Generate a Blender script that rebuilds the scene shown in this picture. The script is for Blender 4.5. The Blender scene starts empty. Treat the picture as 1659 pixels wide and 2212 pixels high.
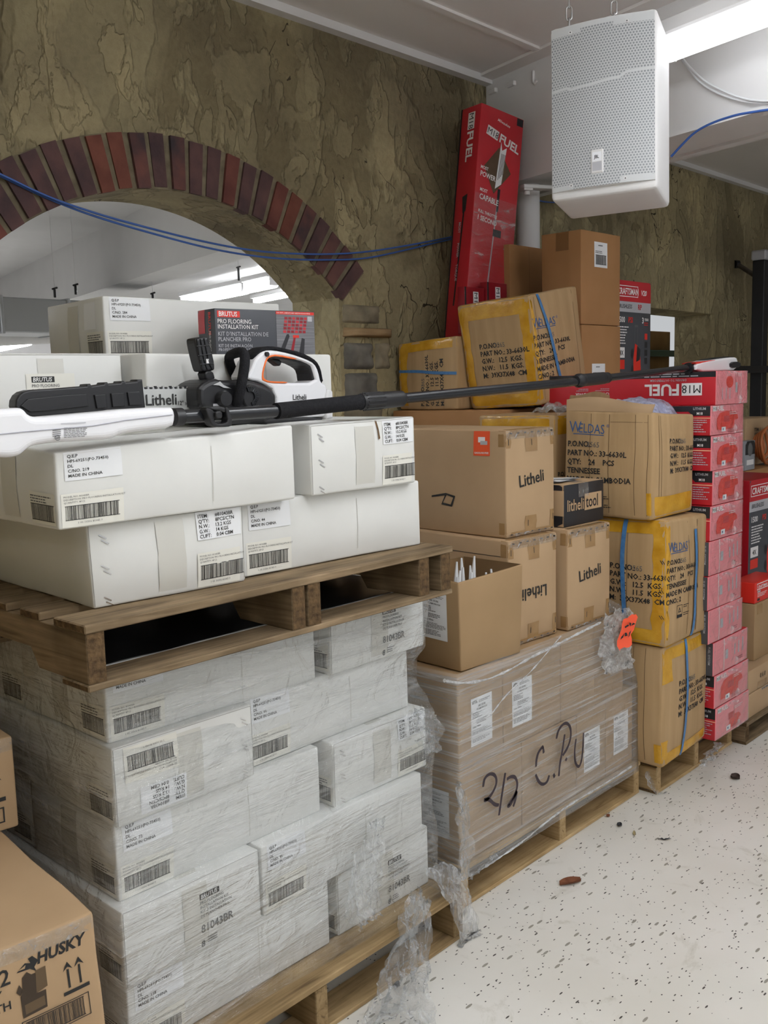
import bpy, math, random
from mathutils import Vector, Matrix, noise, Euler

# ------------------------------------------------------------------ camera, world, exposure
SC = bpy.context.scene
COL = SC.collection
D = bpy.data
F_PX, CX, CY, ROLL, EYE = 2097.0, 829.5, 1106.0, 0.02636, 1.603
PITCH = math.atan((1106 - 834.8) / F_PX)
_c, _s = math.cos(PITCH), math.sin(PITCH)
_up0 = Vector((0, _s, _c)); FWD = Vector((0, _c, -_s)); _r0 = Vector((1, 0, 0))
RGT = _r0 * math.cos(ROLL) - _up0 * math.sin(ROLL)
UPV = _up0 * math.cos(ROLL) + _r0 * math.sin(ROLL)
cam_d = D.cameras.new('camera'); cam = D.objects.new('camera', cam_d); COL.objects.link(cam)
cam_d.sensor_fit = 'VERTICAL'; cam_d.sensor_height = 24.0; cam_d.lens = F_PX / 2212 * 24.0
cam_d.clip_start = 0.05; cam_d.clip_end = 200
# world axes: x runs along the row of pallets to the far right, y runs back to the rough wall, z up
YAW = math.radians(47.0)
_turn = Matrix.Rotation(-YAW, 3, 'Z')
FWD, RGT, UPV = _turn @ FWD, _turn @ RGT, _turn @ UPV
m = Matrix.Identity(4)
for i in range(3):
    m[i][0] = RGT[i]; m[i][1] = UPV[i]; m[i][2] = -FWD[i]
m[0][3], m[1][3], m[2][3] = 0, 0, EYE
cam.matrix_world = m
SC.camera = cam
SC.view_settings.view_transform = 'Standard'; SC.view_settings.look = 'None'
SC.view_settings.gamma = 1.0; SC.view_settings.use_curve_mapping = False
EXPOSURE = 0.0
SC.view_settings.exposure = EXPOSURE
try:
    SC.cycles.use_denoising = True
    SC.cycles.max_bounces = 6; SC.cycles.diffuse_bounces = 4; SC.cycles.glossy_bounces = 2; SC.cycles.adaptive_threshold = .03; SC.cycles.transparent_max_bounces = 16
    SC.cycles.sample_clamp_indirect = 6.0
    SC.cycles.caustics_reflective = False; SC.cycles.caustics_refractive = False
except Exception:
    pass
WORLD_STRENGTH = 0.55
TUBE_STRENGTH = 31.0
BACK_TUBE_STRENGTH = 42.0
wd = D.worlds.new('store'); SC.world = wd; wd.use_nodes = True
wb = wd.node_tree.nodes['Background']
wb.inputs[0].default_value = (0.94, 0.97, 1.0, 1); wb.inputs[1].default_value = WORLD_STRENGTH

U = Vector((1, 0, 0)); V = Vector((0, 1, 0))
def P(u, n, z): return U * u + V * n + Vector((0, 0, z))
def at_plane(px, py, n):
    """(U, z) of the point seen at a pixel on the vertical plane V = n"""
    d = FWD + RGT * ((px - CX) / F_PX) - UPV * ((py - CY) / F_PX)
    t = n / d.dot(V)
    q = Vector((0, 0, EYE)) + d * t
    return q.dot(U), q.z
WALL = 3.2; CEIL = 3.11

# ------------------------------------------------------------------ materials
MATS = {}
def nodes_of(name):
    mt = D.materials.new(name); mt.use_nodes = True
    nt = mt.node_tree; b = nt.nodes['Principled BSDF']
    return mt, nt, b
def lin(r, g, b):
    f = lambda c: (c / 255 / 12.92) if c / 255 <= .04045 else ((c / 255 + .055) / 1.055) ** 2.4
    return (f(r), f(g), f(b), 1)
def nd(nt, typ, **kw):
    n = nt.nodes.new(typ)
    for k, v in kw.items():
        if k in n.inputs: n.inputs[k].default_value = v
        else: setattr(n, k, v)
    return n
def tex_co(nt, scale=(1, 1, 1), rot=(0, 0, 0), kind='Object'):
    tc = nt.nodes.new('ShaderNodeTexCoord'); mp = nt.nodes.new('ShaderNodeMapping')
    mp.inputs['Scale'].default_value = scale; mp.inputs['Rotation'].default_value = rot
    nt.links.new(tc.outputs[kind], mp.inputs['Vector']); return mp.outputs[0]
def ramp(nt, fac, stops):
    r = nt.nodes.new('ShaderNodeValToRGB')
    el = r.color_ramp.elements
    while len(el) < len(stops): el.new(.5)
    for e, (p, c) in zip(el, stops): e.position = p; e.color = c if len(c) == 4 else (*c, 1)
    nt.links.new(fac, r.inputs[0]); return r.outputs[0]
def bump(nt, b, h, strength=.3, dist=.01):
    bp = nd(nt, 'ShaderNodeBump', Strength=strength, Distance=dist)
    nt.links.new(h, bp.inputs['Height']); nt.links.new(bp.outputs[0], b.inputs['Normal'])
def flat(name, col, rough=.6, spec=.4, metal=0, emit=0):
    if name in MATS: return MATS[name]
    mt, nt, b = nodes_of(name)
    b.inputs['Base Color'].default_value = col; b.inputs['Roughness'].default_value = rough
    b.inputs['Specular IOR Level'].default_value = spec; b.inputs['Metallic'].default_value = metal
    if emit:
        b.inputs['Emission Color'].default_value = (.93, .965, 1, 1); b.inputs['Emission Strength'].default_value = emit
    MATS[name] = mt; return mt
def mottled(name, c1, c2, scale=8, rough=.7, spec=.3, stretch=(1, 1, 1), bstr=.05, detail=6, bscale=None):
    if name in MATS: return MATS[name]
    mt, nt, b = nodes_of(name)
    co = tex_co(nt, stretch)
    n = nd(nt, 'ShaderNodeTexNoise', Scale=scale, Detail=detail); nt.links.new(co, n.inputs['Vector'])
    c = ramp(nt, n.outputs['Fac'], [(.3, c1), (.7, c2)]); nt.links.new(c, b.inputs['Base Color'])
    b.inputs['Roughness'].default_value = rough; b.inputs['Specular IOR Level'].default_value = spec
    if bstr:
        n2 = nd(nt, 'ShaderNodeTexNoise', Scale=bscale or scale * 2, Detail=3); nt.links.new(co, n2.inputs['Vector'])
        bump(nt, b, n2.outputs['Fac'], bstr, .01)
    MATS[name] = mt; return mt
WHITE = mottled('white_card', (.68, .68, .655, 1), (.74, .74, .72, 1), 5, .45, .35, bstr=.06, bscale=4)
WHITE_EDGE = flat('white_fold', (.30, .29, .27, 1), .7)
KRAFT = mottled('kraft', lin(170, 142, 110), lin(180, 152, 119), 4, .7, .2, bstr=.05)
KRAFT_CPU = mottled('kraft_grey', lin(152, 125, 92), lin(162, 134, 100), 4, .7, .2, bstr=.05)
KRAFT_RIB = mottled('kraft_ribbed', lin(164, 135, 98), lin(178, 149, 111), 3, .7, .2, (9, 9, .6), .14, bscale=5)
KRAFT_BROWN = mottled('kraft_brown', lin(158, 116, 76), lin(168, 126, 86), 4, .7, .2, bstr=.03)
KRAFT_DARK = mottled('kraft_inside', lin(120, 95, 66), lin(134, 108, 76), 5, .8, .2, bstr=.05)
FOLD = flat('kraft_fold', lin(104, 80, 54), .8)
INK = flat('ink_black', (.018, .018, .018, 1), .6)
INK_SOFT = flat('ink_grey', (.13, .13, .13, 1), .7)
INK_BLUE = flat('ink_blue', lin(62, 92, 138), .7)
PAPER = flat('label_paper', (.80, .81, .83, 1), .5)
PAPER_CREAM = flat('label_cream', (.76, .745, .68, 1), .5)
CLEAR_TAPE = flat('tape_clear_on_white', (.60, .59, .545, 1), .22, .5)
KRAFT_TAPE = mottled('tape_on_kraft', lin(143, 112, 74), lin(160, 128, 88), 12, .18, .5, bstr=.2)
YELLOW_TAPE = mottled('tape_yellow', lin(178, 128, 22), lin(208, 160, 52), 14, .2, .5, bstr=.35, bscale=30)
STRAP = mottled('strap_blue', lin(60, 108, 158), lin(78, 128, 176), 60, .4, .4, bstr=.1)
STAPLE = flat('staple_metal', (.75, .75, .75, 1), .25, .5, 1)
RED_BOX = mottled('red_print', lin(176, 32, 44), lin(192, 40, 50), 3, .35, .5, bstr=.02)
RED_DARK = flat('red_print_dark', lin(140, 22, 34), .35)
RED_BRIGHT = flat('red_print_bright', lin(214, 48, 36), .4)
PINK = flat('red_film_sheen', lin(230, 130, 138), .3, .5)  # red paled with the film's whitish sheen, put into the base colour
BLACKP = flat('black_print', lin(38, 38, 42), .4)
GREYP = flat('grey_print', lin(70, 72, 78), .45)
SILVERP = flat('silver_print', lin(176, 176, 182), .4)
WHITEP = flat('white_print', (.8, .78, .78, 1), .5)
BLACK_PL = flat('black_plastic', (.012, .012, .014, 1), .42, .45)
BLACK_RUB = mottled('black_foam', (.008, .008, .01, 1), (.016, .016, .018, 1), 120, .85, .2, bstr=.3)
BLACK_GLOSS = flat('black_tube', (.012, .013, .016, 1), .22, .5)
WHITE_PL = flat('white_plastic', (.80, .80, .83, 1), .25, .5)
ORANGE_PL = flat('orange_plastic', lin(232, 112, 48), .4)
STEEL = flat('steel', (.55, .55, .56, 1), .3, .5, 1)
BAR = flat('saw_bar', (.50, .51, .50, 1), .35, .5, .3)
CABLE_BLUE = flat('cable_blue', lin(58, 92, 160), .4)
CABLE_WHITE = flat('cable_white', (.72, .73, .75, 1), .5)
PAINT_WHITE = mottled('white_paint', (.70, .69, .69, 1), (.74, .73, .73, 1), 3, .5, .3, bstr=.04)
CEIL_MAT = mottled('ceiling_paint', (.76, .73, .71, 1), (.80, .77, .75, 1), 1.5, .75, .2, bstr=.03)
PLASTIC_BAG = None
def wood(name, c1, c2, dark, scale=1.0):
    mt, nt, b = nodes_of(name)
    co = tex_co(nt, (1.6 * scale, 30 * scale, 30 * scale))
    n = nd(nt, 'ShaderNodeTexNoise', Scale=1.6, Detail=7, Distortion=1.2); nt.links.new(co, n.inputs['Vector'])
    c = ramp(nt, n.outputs['Fac'], [(.25, dark), (.45, c1), (.75, c2)])
    co2 = tex_co(nt, (3, 3, 3)); n2 = nd(nt, 'ShaderNodeTexNoise', Scale=2.0, Detail=6); nt.links.new(co2, n2.inputs['Vector'])
    r2 = ramp(nt, n2.outputs['Fac'], [(.3, (.62, .6, .58, 1)), (.6, (1, 1, 1, 1))])
    mx = nd(nt, 'ShaderNodeMixRGB', blend_type='MULTIPLY'); mx.inputs[0].default_value = 1
    nt.links.new(c, mx.inputs[1]); nt.links.new(r2, mx.inputs[2]); nt.links.new(mx.outputs[0], b.inputs['Base Color'])
    b.inputs['Roughness'].default_value = .8; b.inputs['Specular IOR Level'].default_value = .2
    bump(nt, b, n.outputs['Fac'], .35, .004)
    return mt
WOOD_OLD = wood('wood_weathered', lin(122, 104, 80), lin(156, 134, 106), lin(76, 62, 48))
WOOD_MID = wood('wood_used', lin(150, 126, 90), lin(176, 150, 112), lin(100, 80, 56))
WOOD_NEW = wood('wood_pale', lin(178, 150, 108), lin(200, 174, 132), lin(130, 104, 70))
WOOD_END = mottled('wood_end', lin(66, 52, 38), lin(112, 90, 64), 60, .9, .1, bstr=.4)

def stucco():
    """rough trowelled plaster: overlapping flat patches with lips, cracks and a grainy skin"""
    mt, nt, b = nodes_of('stucco_olive')
    def mth(op, x, y=None, z=None):
        n = nt.nodes.new('ShaderNodeMath'); n.operation = op
        for i, q in enumerate((x, y, z)):
            if q is None: continue
            if isinstance(q, (int, float)): n.inputs[i].default_value = q
            else: nt.links.new(q, n.inputs[i])
        return n.outputs[0]
    def noi(scale, detail, dist=0.0, sc=(1, 1, 1), off=0.0, rough=.5):
        co = tex_co(nt, sc); mp = co.node; mp.inputs['Location'].default_value = (off, off * .7, off * 1.3)
        n = nd(nt, 'ShaderNodeTexNoise', Scale=scale, Detail=detail, Distortion=dist, Roughness=rough); nt.links.new(co, n.inputs['Vector']); return n.outputs['Fac']
    big = noi(1.1, 7, .4)
    h = None; lit = None
    for i, (sc, th) in enumerate(((1.2, .52), (2.0, .54), (3.0, .55), (4.6, .56), (7.0, .57))):
        n = noi(sc, 5, .3, (1, 1, .52), 3.1 * i + 1, .52)
        st = nt.nodes.new('ShaderNodeMapRange'); st.interpolation_type = 'SMOOTHSTEP'
        nt.links.new(n, st.inputs[0]); st.inputs[1].default_value = th - .012; st.inputs[2].default_value = th + .012
        w = st.outputs[0]
        lay = mth('MULTIPLY', w, mth('MULTIPLY_ADD', n, -1.5, 1.6))
        h = lay if h is None else mth('ADD', h, lay)
        lit = w if lit is None else mth('ADD', lit, w)
    fine = noi(38, 7, .2, (1, 1, 1), 2, .65)
    crk = noi(2.0, 4, 1.0, (1, 1, .6), 17)
    crack = mth('MULTIPLY', mth('LESS_THAN', mth('ABSOLUTE', mth('SUBTRACT', crk, .5)), .002), mth('GREATER_THAN', big, .5))
    c1 = ramp(nt, big, [(.3, lin(122, 112, 90)), (.5, lin(150, 139, 110)), (.72, lin(176, 163, 128))])
    c2 = ramp(nt, mth('MULTIPLY', lit, .2), [(.0, (.70, .68, .64, 1)), (.3, (.98, .98, .96, 1)), (.75, (1.32, 1.3, 1.24, 1))])  # base tone lightens where more plaster patches overlap
    mx = nd(nt, 'ShaderNodeMixRGB', blend_type='MULTIPLY'); mx.inputs[0].default_value = 1
    nt.links.new(c1, mx.inputs[1]); nt.links.new(c2, mx.inputs[2])
    c3 = ramp(nt, fine, [(.3, (.86, .85, .83, 1)), (.6, (1.04, 1.04, 1.03, 1))])
    my = nd(nt, 'ShaderNodeMixRGB', blend_type='MULTIPLY'); my.inputs[0].default_value = 1
    nt.links.new(mx.outputs[0], my.inputs[1]); nt.links.new(c3, my.inputs[2])
    mz = nd(nt, 'ShaderNodeMixRGB'); nt.links.new(crack, mz.inputs[0]); nt.links.new(my.outputs[0], mz.inputs[1]); mz.inputs[2].default_value = lin(66, 58, 44)
    nt.links.new(mz.outputs[0], b.inputs['Base Color'])
    b.inputs['Roughness'].default_value = .82; b.inputs['Specular IOR Level'].default_value = .25
    hh = mth('ADD', mth('MULTIPLY', h, .5), mth('MULTIPLY_ADD', fine, .22, mth('MULTIPLY', big, .8)))
    hh = mth('SUBTRACT', hh, mth('MULTIPLY', crack, .35))
    bump(nt, b, hh, .85, .03)
    return mt
STUCCO = stucco()

def floor_mat():
    mt, nt, b = nodes_of('vinyl_speckled')
    base = tex_co(nt)
    n1 = nd(nt, 'ShaderNodeTexNoise', Scale=1.3, Detail=7); nt.links.new(base, n1.inputs['Vector'])
    c = ramp(nt, n1.outputs['Fac'], [(.3, lin(216, 212, 203)), (.6, lin(231, 228, 222)), (.8, lin(236, 234, 230))])
    cur = c
    for (rot, sc, thr, col, seed) in ((.5, (26, 84, 1), .88, lin(70, 66, 62), 0), (-.7, (38, 100, 1), .88, lin(96, 92, 86), 3), (1.3, (72, 95, 1), .82, lin(60, 58, 56), 7), (.1, (15, 50, 1), .93, lin(150, 145, 135), 11)):
        co = tex_co(nt, sc, (0, 0, rot))
        vo = nd(nt, 'ShaderNodeTexVoronoi', Scale=1.0); nt.links.new(co, vo.inputs['Vector'])
        sep = nt.nodes.new('ShaderNodeSeparateColor'); nt.links.new(vo.outputs['Color'], sep.inputs[0])
        near = nd(nt, 'ShaderNodeMath', operation='LESS_THAN'); nt.links.new(vo.outputs['Distance'], near.inputs[0]); near.inputs[1].default_value = .2
        pick = nd(nt, 'ShaderNodeMath', operation='GREATER_THAN'); nt.links.new(sep.outputs[seed % 3], pick.inputs[0]); pick.inputs[1].default_value = thr
        mu = nd(nt, 'ShaderNodeMath', operation='MULTIPLY'); nt.links.new(near.outputs[0], mu.inputs[0]); nt.links.new(pick.outputs[0], mu.inputs[1])
        mx = nd(nt, 'ShaderNodeMixRGB'); nt.links.new(mu.outputs[0], mx.inputs[0]); nt.links.new(cur, mx.inputs[1]); mx.inputs[2].default_value = col
        cur = mx.outputs[0]
    n2 = nd(nt, 'ShaderNodeTexNoise', Scale=5, Detail=8, Roughness=.7, Distortion=1.5); nt.links.new(base, n2.inputs['Vector'])
    g = ramp(nt, n2.outputs['Fac'], [(.28, (.80, .79, .75, 1)), (.42, (1, 1, 1, 1))])
    mx = nd(nt, 'ShaderNodeMixRGB', blend_type='MULTIPLY'); mx.inputs[0].default_value = 1
    nt.links.new(cur, mx.inputs[1]); nt.links.new(g, mx.inputs[2]); nt.links.new(mx.outputs[0], b.inputs['Base Color'])
    b.inputs['Roughness'].default_value = .38; b.inputs['Specular IOR Level'].default_value = .35
    bump(nt, b, n2.outputs['Fac'], .04, .01)
    return mt
FLOOR = floor_mat()

def film_mat(name, base=.10, streak=.55, stretch=(2, 2, 40), tint=(.93, .95, .98, 1), wrinkle=.5, thr=(.5, .78), rot=(0, 0, 0), rough=.16):
    """clear stretch film: mostly transparent, milky where it is gathered in streaks, glossy all over"""
    mt = D.materials.new(name); mt.use_nodes = True; nt = mt.node_tree; nt.nodes.clear()
    out = nt.nodes.new('ShaderNodeOutputMaterial')
    co = tex_co(nt, stretch, rot)
    n1 = nd(nt, 'ShaderNodeTexNoise', Scale=1.0, Detail=5, Roughness=.65, Distortion=.8); nt.links.new(co, n1.inputs['Vector'])
    co2 = tex_co(nt, (9, 9, 9)); n2 = nd(nt, 'ShaderNodeTexNoise', Scale=1.0, Detail=4, Distortion=1.5); nt.links.new(co2, n2.inputs['Vector'])
    r1 = ramp(nt, n1.outputs['Fac'], [(thr[0], (base, base, base, 1)), (thr[1], (streak, streak, streak, 1))])
    tr = nd(nt, 'ShaderNodeBsdfTransparent', Color=(.97, .98, .985, 1))
    df = nd(nt, 'ShaderNodeBsdfDiffuse', Color=tint); tl = nd(nt, 'ShaderNodeBsdfTranslucent', Color=tint)
    gl = nd(nt, 'ShaderNodeBsdfGlossy', Color=(1, 1, 1, 1), Roughness=rough)
    dm = nt.nodes.new('ShaderNodeMixShader'); dm.inputs[0].default_value = .3
    nt.links.new(df.outputs[0], dm.inputs[1]); nt.links.new(tl.outputs[0], dm.inputs[2])
    m1 = nt.nodes.new('ShaderNodeMixShader'); nt.links.new(r1, m1.inputs[0]); nt.links.new(tr.outputs[0], m1.inputs[1]); nt.links.new(dm.outputs[0], m1.inputs[2])
    fr = nt.nodes.new('ShaderNodeLayerWeight'); fr.inputs['Blend'].default_value = .5
    pw = nd(nt, 'ShaderNodeMath', operation='POWER'); nt.links.new(fr.outputs['Facing'], pw.inputs[0]); pw.inputs[1].default_value = 4.0
    ad = nd(nt, 'ShaderNodeMath', operation='MULTIPLY_ADD'); nt.links.new(pw.outputs[0], ad.inputs[0]); ad.inputs[1].default_value = .6; ad.inputs[2].default_value = .05
    m2 = nt.nodes.new('ShaderNodeMixShader'); nt.links.new(ad.outputs[0], m2.inputs[0]); nt.links.new(m1.outputs[0], m2.inputs[1]); nt.links.new(gl.outputs[0], m2.inputs[2])
    mm = nd(nt, 'ShaderNodeMath', operation='ADD'); nt.links.new(n1.outputs['Fac'], mm.inputs[0]); nt.links.new(n2.outputs['Fac'], mm.inputs[1])
    bp = nd(nt, 'ShaderNodeBump', Strength=wrinkle, Distance=.03); nt.links.new(mm.outputs[0], bp.inputs['Height'])
    for g in (gl, df): nt.links.new(bp.outputs[0], g.inputs['Normal'])
    nt.links.new(bp.outputs[0], fr.inputs['Normal'])
    nt.links.new(m2.outputs[0], out.inputs[0])
    return mt
FILM_W = film_mat('film_white_stack', .04, .52, (2.2, 2.2, 26), wrinkle=1.0, thr=(.5, .78), rot=(0, .16, 0), rough=.11)
FILM_C = film_mat('film_kraft_stack', .14, .56, (1.6, 1.6, 60), wrinkle=.4, thr=(.46, .75))
FILM_LOOSE = film_mat('film_loose', .14, .62, (40, 40, 6), wrinkle=.8, thr=(.48, .72))
FILM_RED = film_mat('film_red_box', .03, .6, (7, 7, 22), wrinkle=.5, thr=(.56, .74))
TAPE_FILM = film_mat('tape_shiny', .08, .55, (30, 30, 30), wrinkle=.7, thr=(.52, .7))

def grille_mat():
    mt, nt, b = nodes_of('grille_perforated')
    tc = nt.nodes.new('ShaderNodeTexCoord'); sp = nt.nodes.new('ShaderNodeSeparateXYZ'); nt.links.new(tc.outputs['Object'], sp.inputs[0])
    a = .0104
    def mth(op, x, y=None, z=None):
        n = nt.nodes.new('ShaderNodeMath'); n.operation = op
        for i, q in enumerate((x, y, z)):
            if q is None: continue
            if isinstance(q, (int, float)): n.inputs[i].default_value = q
            else: nt.links.new(q, n.inputs[i])
        return n.outputs[0]
    ds = []
    for off in (0, .5):
        fx = mth('SUBTRACT', mth('FRACT', mth('ADD', mth('DIVIDE', sp.outputs[0], a), off + 100)), .5)
        fz = mth('MULTIPLY', mth('SUBTRACT', mth('FRACT', mth('ADD', mth('DIVIDE', sp.outputs[2], a * 1.732), off + 100)), .5), 1.732)
        ds.append(mth('SQRT', mth('ADD', mth('MULTIPLY', fx, fx), mth('MULTIPLY', fz, fz))))
    dd = mth('MINIMUM', ds[0], ds[1])
    hole = mth('LESS_THAN', dd, .33)
    mx = nd(nt, 'ShaderNodeMixRGB'); nt.links.new(hole, mx.inputs[0]); mx.inputs[1].default_value = (.52, .53, .54, 1); mx.inputs[2].default_value = (.24, .25, .27, 1)
    nt.links.new(mx.outputs[0], b.inputs['Base Color']); b.inputs['Roughness'].default_value = .5
    return mt
GRILLE = grille_mat()
BRICKS = [mottled('brick_%d' % i, a, b, 9, .85, .15, bstr=.35, bscale=40) for i, (a, b) in enumerate((
    (lin(90, 54, 50), lin(116, 72, 64)), (lin(84, 60, 60), lin(112, 78, 72)), (lin(70, 56, 58), lin(98, 72, 70)), (lin(96, 58, 50), lin(122, 76, 64)), (lin(60, 54, 58), lin(110, 72, 66))))]
MORTAR = mottled('mortar', lin(98, 90, 74), lin(126, 116, 96), 20, .95, .1, bstr=.4)
STONES = [mottled('stone_%d' % i, a, b, 9, .9, .15, bstr=.6, bscale=12) for i, (a, b) in enumerate((
    (lin(104, 96, 82), lin(150, 140, 118)), (lin(140, 116, 86), lin(166, 140, 106)), (lin(84, 82, 78), lin(136, 132, 122)), (lin(80, 80, 76), lin(126, 122, 114))))]
DUCT = flat('galvanised', (.42, .43, .44, 1), .45, .5, .6)
LAMP = flat('tube_glow', (1, 1, 1, 1), .5, emit=TUBE_STRENGTH)
LAMP_F = flat('tube_glow_near', (1, 1, 1, 1), .5, emit=6.0)
LAMP_B = flat('tube_glow_back', (1, 1, 1, 1), .5, emit=BACK_TUBE_STRENGTH)
# ------------------------------------------------------------------ mesh helpers
class MB:
    def __init__(s): s.v = []; s.f = []; s.m = []; s.sm = []; s.mats = []
    def mi(s, mat):
        if mat not in s.mats: s.mats.append(mat)
        return s.mats.index(mat)
    def add(s, vs, fs, mat, smooth=False, xf=None):
        o = len(s.v); k = s.mi(mat)
        s.v += [tuple(xf @ Vector(q)) if xf else tuple(q) for q in vs]
        for f in fs: s.f.append([i + o for i in f]); s.m.append(k); s.sm.append(smooth)
    def box(s, a, b, mat, ch=0.0, xf=None, end=None, endaxis=0):
        """box from corner a to corner b with chamfer ch; `end` paints the two faces across endaxis"""
        lo = [min(a[i], b[i]) for i in range(3)]; hi = [max(a[i], b[i]) for i in range(3)]
        if ch <= 0:
            vs = [(x, y, z) for z in (lo[2], hi[2]) for y in (lo[1], hi[1]) for x in (lo[0], hi[0])]
            fs = [(0, 2, 3, 1), (4, 5, 7, 6), (0, 1, 5, 4), (2, 6, 7, 3), (0, 4, 6, 2), (1, 3, 7, 5)]
            if end is None: s.add(vs, fs, mat, xf=xf)
            else:
                e = {0: (4, 5), 1: (2, 3), 2: (0, 1)}[endaxis]
                s.add(vs, [f for i, f in enumerate(fs) if i not in e], mat, xf=xf); s.add(vs, [fs[i] for i in e], end, xf=xf)
            return
        vs = []; idx = {}
        for sx in (0, 1):
            for sy in (0, 1):
                for sz in (0, 1):
                    c = [(lo[i], hi[i])[q] for i, q in enumerate((sx, sy, sz))]
                    ins = [c[i] + (ch if q == 0 else -ch) for i, q in enumerate((sx, sy, sz))]
                    for ax in range(3):
                        p = list(ins); p[ax] = c[ax]; idx[(sx, sy, sz, ax)] = len(vs); vs.append(tuple(p))
        F = []; E = []
        for ax in range(3):
            o = [i for i in range(3) if i != ax]
            for sd in (0, 1):
                q = []
                for (i, j) in ((0, 0), (1, 0), (1, 1), (0, 1)):
                    k = [0, 0, 0]; k[ax] = sd; k[o[0]] = i; k[o[1]] = j; q.append(idx[(*k, ax)])
                if (sd == 0) != (ax == 1): q.reverse()
                (E if (end is not None and ax == endaxis) else F).append(q)
        for ax in range(3):
            o = [i for i in range(3) if i != ax]
            for i in (0, 1):
                for j in (0, 1):
                    k0 = [0, 0, 0]; k1 = [0, 0, 0]; k1[ax] = 1
                    for k in (k0, k1): k[o[0]] = i; k[o[1]] = j
                    F.append([idx[(*k0, o[0])], idx[(*k1, o[0])], idx[(*k1, o[1])], idx[(*k0, o[1])]])
        for sx in (0, 1):
            for sy in (0, 1):
                for sz in (0, 1): F.append([idx[(sx, sy, sz, ax)] for ax in range(3)])
        s.add(vs, F, mat, xf=xf)
        if E: s.add(vs, E, end, xf=xf)
    def tube(s, path, r, mat, n=10, caps=True, closed=False):
        path = [Vector(p) for p in path]; N = len(path)
        rs = r if isinstance(r, (list, tuple)) else [r] * N
        vs = []; fs = []; ref = None
        for i, p in enumerate(path):
            a = path[(i - 1) % N] if (closed or i > 0) else p; b = path[(i + 1) % N] if (closed or i < N - 1) else p
            t = (b - a).normalized()
            if ref is None:
                ref = Vector((0, 0, 1)) if abs(t.z) < .9 else Vector((1, 0, 0))
            x = (ref - t * ref.dot(t))
            if x.length < 1e-6: x = t.orthogonal()
            x.normalize(); y = t.cross(x); ref = x
            for k in range(n):
                an = 2 * math.pi * k / n; vs.append(p + (x * math.cos(an) + y * math.sin(an)) * rs[i])
        for i in range(N if closed else N - 1):
            j = (i + 1) % N
            for k in range(n): fs.append((i * n + k, i * n + (k + 1) % n, j * n + (k + 1) % n, j * n + k))
        s.add(vs, fs, mat, True)
        if caps and not closed:
            s.add(vs[:n], [tuple(reversed(range(n)))], mat); s.add(vs[-n:], [tuple(range(n))], mat)
    def grid(s, fn, na, nb, mat, smooth=True):
        vs = [fn(i / na, j / nb) for j in range(nb + 1) for i in range(na + 1)]
        fs = [(j * (na + 1) + i, j * (na + 1) + i + 1, (j + 1) * (na + 1) + i + 1, (j + 1) * (na + 1) + i) for j in range(nb) for i in range(na)]
        s.add(vs, fs, mat, smooth)
    def build(s, name, parent=None, recalc=False):
        me = D.meshes.new(name); me.from_pydata([tuple(q) for q in s.v], [], s.f); me.validate(clean_customdata=False) if False else None
        for mt in s.mats: me.materials.append(mt)
        me.polygons.foreach_set('material_index', s.m); me.polygons.foreach_set('use_smooth', s.sm); me.update()
        if recalc:
            import bmesh
            bm = bmesh.new(); bm.from_mesh(me); bmesh.ops.recalc_face_normals(bm, faces=bm.faces); bm.to_mesh(me); bm.free()
        o = D.objects.new(name, me); COL.objects.link(o)
        if parent is not None: o.parent = parent
        return o
def tag(o, label=None, cat=None, group=None, kind=None):
    if label: o['label'] = label
    if cat: o['category'] = cat
    if group: o['group'] = group
    if kind: o['kind'] = kind
    return o
def struct(o): o['kind'] = 'structure'; return o
def empty(name, loc=(0, 0, 0), rz=0.0):
    e = D.objects.new(name, None); COL.objects.link(e); e.location = loc; e.rotation_euler = (0, 0, rz); e.empty_display_size = .05; return e
def place(o, u, n, z, yaw=47.0, rx=0, ry=0):
    o.location = P(u, n, z); o.rotation_euler = tuple(math.radians(a) for a in (rx, ry, yaw - 47.0)); return o

_curves = {}
def curve_mesh(cu):
    ob = D.objects.new('tmp', cu)
    me = ob.to_mesh(); vs = [tuple(q.co) for q in me.vertices]; fs = [tuple(p.vertices) for p in me.polygons]
    ob.to_mesh_clear(); D.objects.remove(ob); D.curves.remove(cu); return vs, fs
def text_geo(t, bold):
    k = (t, bold)
    if k not in _curves:
        cu = D.curves.new('t', 'FONT'); cu.body = t; cu.size = 1.0; cu.resolution_u = 2 if len(t) < 14 else 1; cu.fill_mode = 'FRONT'; cu.offset = bold
        vs, fs = curve_mesh(cu)
        xs = [q[0] for q in vs] or [0, 1]
        x0 = min(xs); vs = [(q[0] - x0, q[1]) for q in vs]
        _curves[k] = (vs, fs, max(xs) - x0)
    return _curves[k]
def slab(outlines, half, bevel=0.0, res=2):
    """solid with the given closed outlines (holes allowed) in its x-z plane, reaching half to either side in y"""
    cu = D.curves.new('s', 'CURVE'); cu.dimensions = '2D'; cu.fill_mode = 'BOTH'; cu.extrude = max(half - bevel, .0001); cu.bevel_depth = bevel; cu.bevel_resolution = res
    cu.offset = -bevel
    for ol in outlines:
        sp = cu.splines.new('POLY'); sp.points.add(len(ol) - 1)
        for p, q in zip(sp.points, ol): p.co = (q[0], q[1], 0, 1)
        sp.use_cyclic_u = True
    vs, fs = curve_mesh(cu)
    return [(q[0], -q[2], q[1]) for q in vs], fs
def smooth_loop(pts, it=2, closed=True):
    for _ in range(it):
        n = len(pts); out = []
        for i in range(n if closed else n - 1):
            a, b = pts[i], pts[(i + 1) % n]
            out.append(tuple(.75 * x + .25 * y for x, y in zip(a, b))); out.append(tuple(.25 * x + .75 * y for x, y in zip(a, b)))
        if not closed: out = [pts[0]] + out + [pts[-1]]
        pts = out
    return pts

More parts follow.
